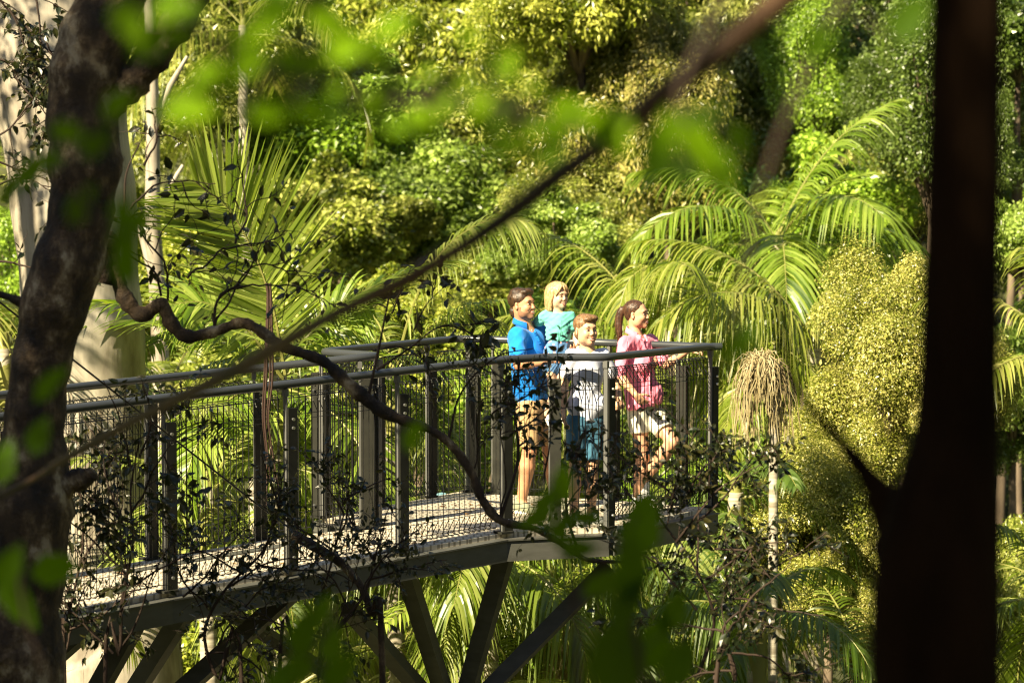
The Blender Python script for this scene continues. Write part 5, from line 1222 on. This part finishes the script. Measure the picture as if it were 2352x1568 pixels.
for q in (-1, 1):
    hp += strand([(.0, q * .070, .07), (.008, q * .080, .0), (.0, q * .081, -.06), (-.004, q * .078, -.125)], .018, .013) + strand([(-.02, q * .075, .06), (-.025, q * .085, -.02), (-.03, q * .082, -.08), (-.032, q * .076, -.14)], .024, .018)
hp += strand([(-.07, .03, .05), (-.088, .03, -.03), (-.08, .03, -.14)], .04, .03) + strand([(-.07, -.03, .05), (-.088, -.03, -.03), (-.08, -.03, -.14)], .04, .03)
hp += [('-ell', Wg(.100, 0, -.012), (.080 * s, .080 * s, .088 * s), Rg, .006), ('-ell', Wg(.045, 0, -.1), (.06 * s, .062 * s, .08 * s), Rg, .006)]
hp += strand([(.05, .01, .112), (.078, .025, .090), (.080, .050, .060), (.066, .068, .030)], .014, .006, .008) + strand([(.045, -.01, .112), (.078, -.03, .085), (.074, -.055, .045), (.058, -.070, .01)], .014, .007, .008) + strand([(.05, 0, .112), (.084, .0, .088), (.094, .012, .056)], .013, .006, .008)
sdf_geo(hp, .0045, folds(5, .004, 85, (1, 1, .12))).build('hair', M['hair_girl'], girl, GBs, smooth=True); wisps(girl, GBs, [o for o in girl.children if o.name.startswith('hair')][0], gh, Rg, 'hair_girl', 260, .05, 2, (-.15, 0, -1))
head_details(girl, GBs, gh, Rg, s, 'brow_fair', kid=1)
M['mint'] = cloth_mat('mint_cotton', (.11, .46, .38), (.15, .55, .46))
tp = torso_prims(nk, sL, sR, pel + (0, 0, .02), (.3, -.95, 0), .66, inf=.016)[0]
sh = tp[:-1] + [('cap', sL, sL + (el - sL) * .60, .044, .047, .02), ('cap', sR, sR + (er - sR) * .8, .044, .046, .02), ('cap', P(1284, 770, GYY), P(1284, 778, GYY), .095, .095, .03), ('cut', P(1284, 781, GYY), (0, .05, -1)), ('-ell', nk + (.01, -.02, .0), (.055, .055, .034), None, .006)]
sdf_geo(sh, .005, folds(21, .010, 34, (.6, .6, 1.3))).build('shirt', M['mint'], girl, GBs, smooth=True)
m, nt, b = mat('floral_cotton', (.10, .22, .45), .85); M['floral'] = m
tc = nt.nodes.new('ShaderNodeTexCoord'); vo = nt.nodes.new('ShaderNodeTexVoronoi'); vo.inputs['Scale'].default_value = 26; nt.links.new(tc.outputs['Object'], vo.inputs['Vector'])
r1 = ramp(nt, vo.outputs['Distance'], [(0, (.75, .25, .25)), (.24, (.70, .30, .28)), (.30, (.05, .13, .30)), (.6, (.08, .19, .38))]); nt.links.new(r1.outputs[0], b.inputs['Base Color'])
sk = [('cap', pel + (0, 0, .02), pel - (0, 0, .03), .088, .100, .03), ('cap', h1, mid(h1, k1, .75), .080, .078, .04), ('cap', h2, mid(h2, k2, .70), .080, .078, .04), ('cut', pel + (0, 0, .075), (0, 0, 1))]
sdf_geo(sk, .005, folds(22, .007, 50, (1, 1, .25))).build('skirt', M['floral'], girl, GBs, smooth=True)
M['belt'] = mat('brown_belt', (.26, .12, .05), .6)[0]
g = Geo(); a = np.linspace(0, 2 * np.pi, 30); c = P(1284, 776, GYY); g.tube(np.stack((c[0] + .093 * np.cos(a), c[1] + .072 * np.sin(a), c[2] - .003 + .004 * np.sin(3 * a)), 1), .009, 6, cap=False); g.build('belt', M['belt'], girl, GBs, smooth=True)
for a_, dd in ((a1, (.10, -.05, -.11)), (a2, (.06, -.10, -.09))):
    h_ = a_ + np.array((-.01, .0, -.035)); shoe(girl, GBs, h_, h_ + nrm(dd) * .155, 'white_shoe', .68, up=(.6, -.2, .8))

# ---------------- boy
BYY = 19.72; s = .98
bh = P(1345, 758, BYY); BB = np.array((bh[0], bh[1], 0.))
boy = thing('person', 'boy with light brown hair in a white t-shirt and blue shorts', 'person', BB)
Rb = frame((.50, -.86, .02)); nk = P(1349, 796, BYY + .02); sR = P(1312, 815, BYY - .02); sL = P(1388, 815, BYY + .05); pel = P(1345, 962, BYY + .02)
Wb = lambda f, l, u: bh + Rb @ (np.array((f, l, u)) * s)
skin = head_prims(bh, Rb, s, kid=.6) + [('cap', Wb(-.02, 0, -.05), nk, .046, .048, .025)]
skin += torso_prims(nk, sL, sR, pel, (.2, -.97, 0), .84)[0]
e1 = P(1297, 878, BYY - .02); w1 = P(1294, 948, BYY - .10); e2 = P(1412, 878, BYY + .14); w2 = P(1428, 932, BYY - .00)
skin += limb_prims(sR, e1, w1, .038, .031, .021, k=.015) + limb_prims(sL, e2, w2, .038, .031, .021, k=.015)
skin += hand_prims(w1, (.08, -.15, -1), (1, -.2, 0), 1, .86, curl=.30) + hand_prims(w2, (-.55, -.8, .1), (-.5, .35, .0), -1, .86, curl=1.15, thumb=1.4)
h1 = P(1326, 968, BYY); k1 = P(1320, 1080, BYY - .02); a1 = P(1318, 1180, BYY + .03); h2 = P(1366, 968, BYY + .04); k2 = P(1361, 1080, BYY + .02); a2 = P(1358, 1176, BYY + .14)
skin += limb_prims(h1, k1, a1, .066, .045, .031, .10) + limb_prims(h2, k2, a2, .066, .045, .031, .10) + [('cap', a1, a1 + (.02, -.05, -.05), .03, .03, .02), ('cap', a2, a2 + (.03, -.05, -.05), .03, .03, .02)]
sdf_geo(skin, .0055).build('body', M['skin_boy'], boy, BB, smooth=True)
M['hair_boy'] = hair_mat('hair_boy', (.075, .038, .015), (.28, .16, .075), (45, 45, 12))
hp = [('ell', Wb(-.016, 0, .046), (.100, .084, .084), Rb, .01), ('ell', Wb(.050, .02, .092), (.050, .058, .030), Rb, .02), ('ell', Wb(.072, -.018, .088), (.026, .040, .022), Rb, .015), ('ell', Wb(-.07, 0, -.035), (.034, .056, .045), Rb, .02),
      ('-ell', Wb(.100, 0, .008), (.066, .076, .062), Rb, .008), ('-ell', Wb(.045, .10, -.040), (.060, .045, .070), Rb, .008), ('-ell', Wb(.045, -.10, -.040), (.060, .045, .070), Rb, .008), ('-ell', Wb(.03, 0, -.1), (.075, .1, .09), Rb, .008)]
sdf_geo(hp, .0045, folds(6, .003, 90, (.4, 1, .6))).build('hair', M['hair_boy'], boy, BB, smooth=True); wisps(boy, BB, [o for o in boy.children if o.name.startswith('hair')][0], bh, Rb, 'hair_boy', 260, .02, 3, (.4, -.5, -.2))
M['brow_mid'] = mat('brow_mid', (.12, .06, .03), .7)[0]
head_details(boy, BB, bh, Rb, s, 'brow_mid', kid=.6)
M['white_tee'] = cloth_mat('white_tee', (.58, .60, .72), (.66, .68, .78))
tp = torso_prims(nk, sL, sR, pel + (0, 0, .0), (.2, -.97, 0), .84, inf=.014)[0]
sh = tp[:-1] + [('cap', sR, sR + (e1 - sR) * .66, .052, .056, .025), ('cap', sL, sL + (e2 - sL) * .68, .052, .056, .025), ('cap', P(1324, 930, BYY), P(1370, 930, BYY), .088, .088, .05), ('cut', P(1345, 964, BYY), (0, 0, -1)), ('-ell', nk + (.012, -.02, .004), (.062, .066, .036), None, .006)]
sdf_geo(sh, .006, folds(31, .013, 22, (1, 1, .55))).build('shirt', M['white_tee'], boy, BB, smooth=True)
M['navy'] = cloth_mat('blue_cotton_shorts', (.03, .10, .17), (.05, .15, .23))
sp_ = torso_prims(nk, sL, sR, pel, (.2, -.97, 0), .86, inf=.012)[0][2:3]
shp = [sp_[0], ('cap', h1, mid(h1, k1, .9), .088, .072, .04), ('cap', h2, mid(h2, k2, .9), .088, .072, .04), ('cut', P(1345, 1056, BYY), (0, 0, -1)), ('cut', pel + (0, 0, .06), (0, 0, 1))]
sdf_geo(shp, .006, folds(32, .006, 24, (.6, .6, 1))).build('shorts', M['navy'], boy, BB, smooth=True)
shoe(boy, BB, (a1[0] - .01, a1[1] + .05, 0), (a1[0] + .05, a1[1] - .20, 0), 'grey_shoe', .95); shoe(boy, BB, (a2[0] - .01, a2[1] + .05, 0), (a2[0] + .07, a2[1] - .19, 0), 'grey_shoe', .95)

# ---------------- woman
WY = 21.0; s = .95
wh = P(1462, 722, WY); WB = np.array((wh[0], wh[1], 0.))
wom = thing('person', 'woman with dark ponytail in pink shirt and cream shorts at the rail', 'person', WB)
Rw = frame((.90, -.43, .04)); nk = P(1458, 764, WY); sR = P(1434, 787, WY - .15); sL = P(1496, 783, WY + .12); pel = P(1477, 925, WY)
Ww = lambda f, l, u: wh + Rw @ (np.array((f, l, u)) * s)
skin = head_prims(wh, Rw, s, fem=1) + [('cap', Ww(-.025, 0, -.05), nk, .046, .046, .022)]
skin += torso_prims(nk, sL, sR, pel, (.62, -.78, 0), .88, fem=1)[0]
e1 = P(1422, 862, WY - .26); w1 = P(1462, 908, WY - .34); e2 = P(1530, 838, WY - .02); w2 = P(1583, 803, WY - .16)
skin += limb_prims(sR, e1, w1, .042, .034, .022, k=.015) + limb_prims(sL, e2, w2, .042, .034, .022, k=.015)
skin += hand_prims(w1, (.65, .25, -.70), (.35, .9, .1), 1, .90, curl=.35) + hand_prims(w2, (.9, -.25, .12), (.1, .1, -1), -1, .90, curl=.55)
h1 = P(1466, 945, WY - .03); k1 = P(1476, 1050, WY - .02); a1 = P(1464, 1135, WY + .02); h2 = P(1494, 942, WY + .06); k2 = P(1545, 1015, WY - .16); a2 = P(1480, 1100, WY + .04)
skin += limb_prims(h1, k1, a1, .078, .052, .033, .12) + limb_prims(h2, k2, a2, .078, .052, .033, .12) + [('cap', a1, a1 + (.04, -.04, -.06), .033, .03, .02), ('cap', a2, P(1476, 1122, WY + .02), .032, .028, .02)]
sdf_geo(skin, .0055).build('body', M['skin_woman'], wom, WB, smooth=True)
M['hair_woman'] = hair_mat('hair_woman', (.020, .010, .007), (.10, .045, .022), (45, 45, 6))
hp = [('ell', Ww(-.018, 0, .042), (.095, .079, .080), Rw, .01), ('ell', Ww(-.06, 0, .0), (.040, .058, .055), Rw, .02), ('-ell', Ww(.100, 0, .010), (.070, .085, .082), Rw, .008), ('-ell', Ww(.055, 0, -.085), (.085, .12, .085), Rw, .008)]
q = spline([Ww(-.095, 0, .045), Ww(-.135, 0, .035), Ww(-.160, -.005, -.03), Ww(-.165, -.01, -.10), Ww(-.160, -.01, -.17), Ww(-.17, -.01, -.235)], 12); rr = [.020, .026, .030, .032, .032, .031, .030, .028, .026, .022, .016, .008]
hp += [('cap', q[i], q[i + 1], rr[i], rr[i + 1], .010) for i in range(11)]
sdf_geo(hp, .0045, folds(7, .003, 80, (1, 1, .15))).build('hair', M['hair_woman'], wom, WB, smooth=True); wisps(wom, WB, [o for o in wom.children if o.name.startswith('hair')][0], wh, Rw, 'hair_woman', 400, .05, 4, (-.8, 0, -.5))
g = Geo(); g.tube([Ww(-.094, 0, .046), Ww(-.106, 0, .043)], .027, 12); M['hair_tie'] = mat('hair_tie', (.05, .08, .15), .6)[0]; g.build('hair_tie', M['hair_tie'], wom, WB, smooth=True)
head_details(wom, WB, wh, Rw, s, 'brow_dark')
M['pink'] = cloth_mat('pink_cotton', (.78, .20, .30), (.85, .25, .36))
tp = torso_prims(nk, sL, sR, pel + (0, 0, -.02), (.62, -.78, 0), .88, inf=.020, fem=1)[0]
sh = tp[:-1] + [('cap', sR, sR + (e1 - sR) * .92, .055, .056, .025), ('cap', sL, sL + (e2 - sL) * .80, .055, .056, .025), ('cap', P(1470, 900, WY), P(1490, 905, WY), .125, .125, .05), ('cut', P(1477, 936, WY), (.15, 0, -1)), ('cut', nk + (0, 0, .02), (0, 0, 1)), ('-ell', nk + Rw @ np.array((.060, -.005, -.02)), (.040, .032, .085), Rw, .008)]
shw = sdf_geo(sh, .006, folds(41, .012, 28, (1, 1, .6))).build('shirt', M['pink'], wom, WB, smooth=True)
M['collar_pink'] = cloth_mat('collar_pink', (.80, .22, .32), (.87, .27, .38))
drape(wom, WB, shw, [P(1462, 770, WY), P(1478, 800, WY), P(1490, 850, WY), P(1496, 925, WY)], VIEW, 'collar_pink', 'placket', .032)
drape(wom, WB, shw, [P(1410, 846, WY), P(1420, 854, WY), P(1436, 850, WY)], VIEW, 'collar_pink', 'cuff', .022)
drape(wom, WB, shw, [P(1441, 772, WY), P(1437, 800, WY), P(1443, 835, WY)], VIEW, 'collar_pink', 'seam', .006, .003)
collar(wom, WB, nk + (-.004, 0, -.010), frame((.85, -.5, 0)), .056, 'collar_pink', h_=.036, gap=.7, tilt=.45)
M['cream'] = cloth_mat('cream_cotton', (.60, .58, .46), (.68, .66, .54))
sp_ = torso_prims(nk, sL, sR, pel, (.62, -.78, 0), .88, inf=.012, fem=1)[0][2:3]
hm1 = mid(h1, k1, .50); hm2 = mid(h2, k2, .58)
shp = [sp_[0], ('cap', h1, hm1, .094, .090, .03), ('cut', hm1 + (0, 0, .02), nrm(k1 - h1)), ('cap', h2, hm2, .094, .090, .03), ('cut', hm2 + nrm(k2 - h2) * .03, nrm(k2 - h2)), ('cut', pel + (0, 0, .08), (0, 0, 1))]
sdf_geo(shp, .006, folds(42, .006, 28)).build('shorts', M['cream'], wom, WB, smooth=True)
shoe(wom, WB, (a1[0] - .03, a1[1] + .04, 0), (a1[0] + .13, a1[1] - .15, 0), 'white_shoe', .92)
hl = P(1462, 1098, WY + .08); tl = P(1484, 1152, WY - .02); shoe(wom, WB, hl, tl, 'white_shoe', .92, up=(.9, -.3, .3))
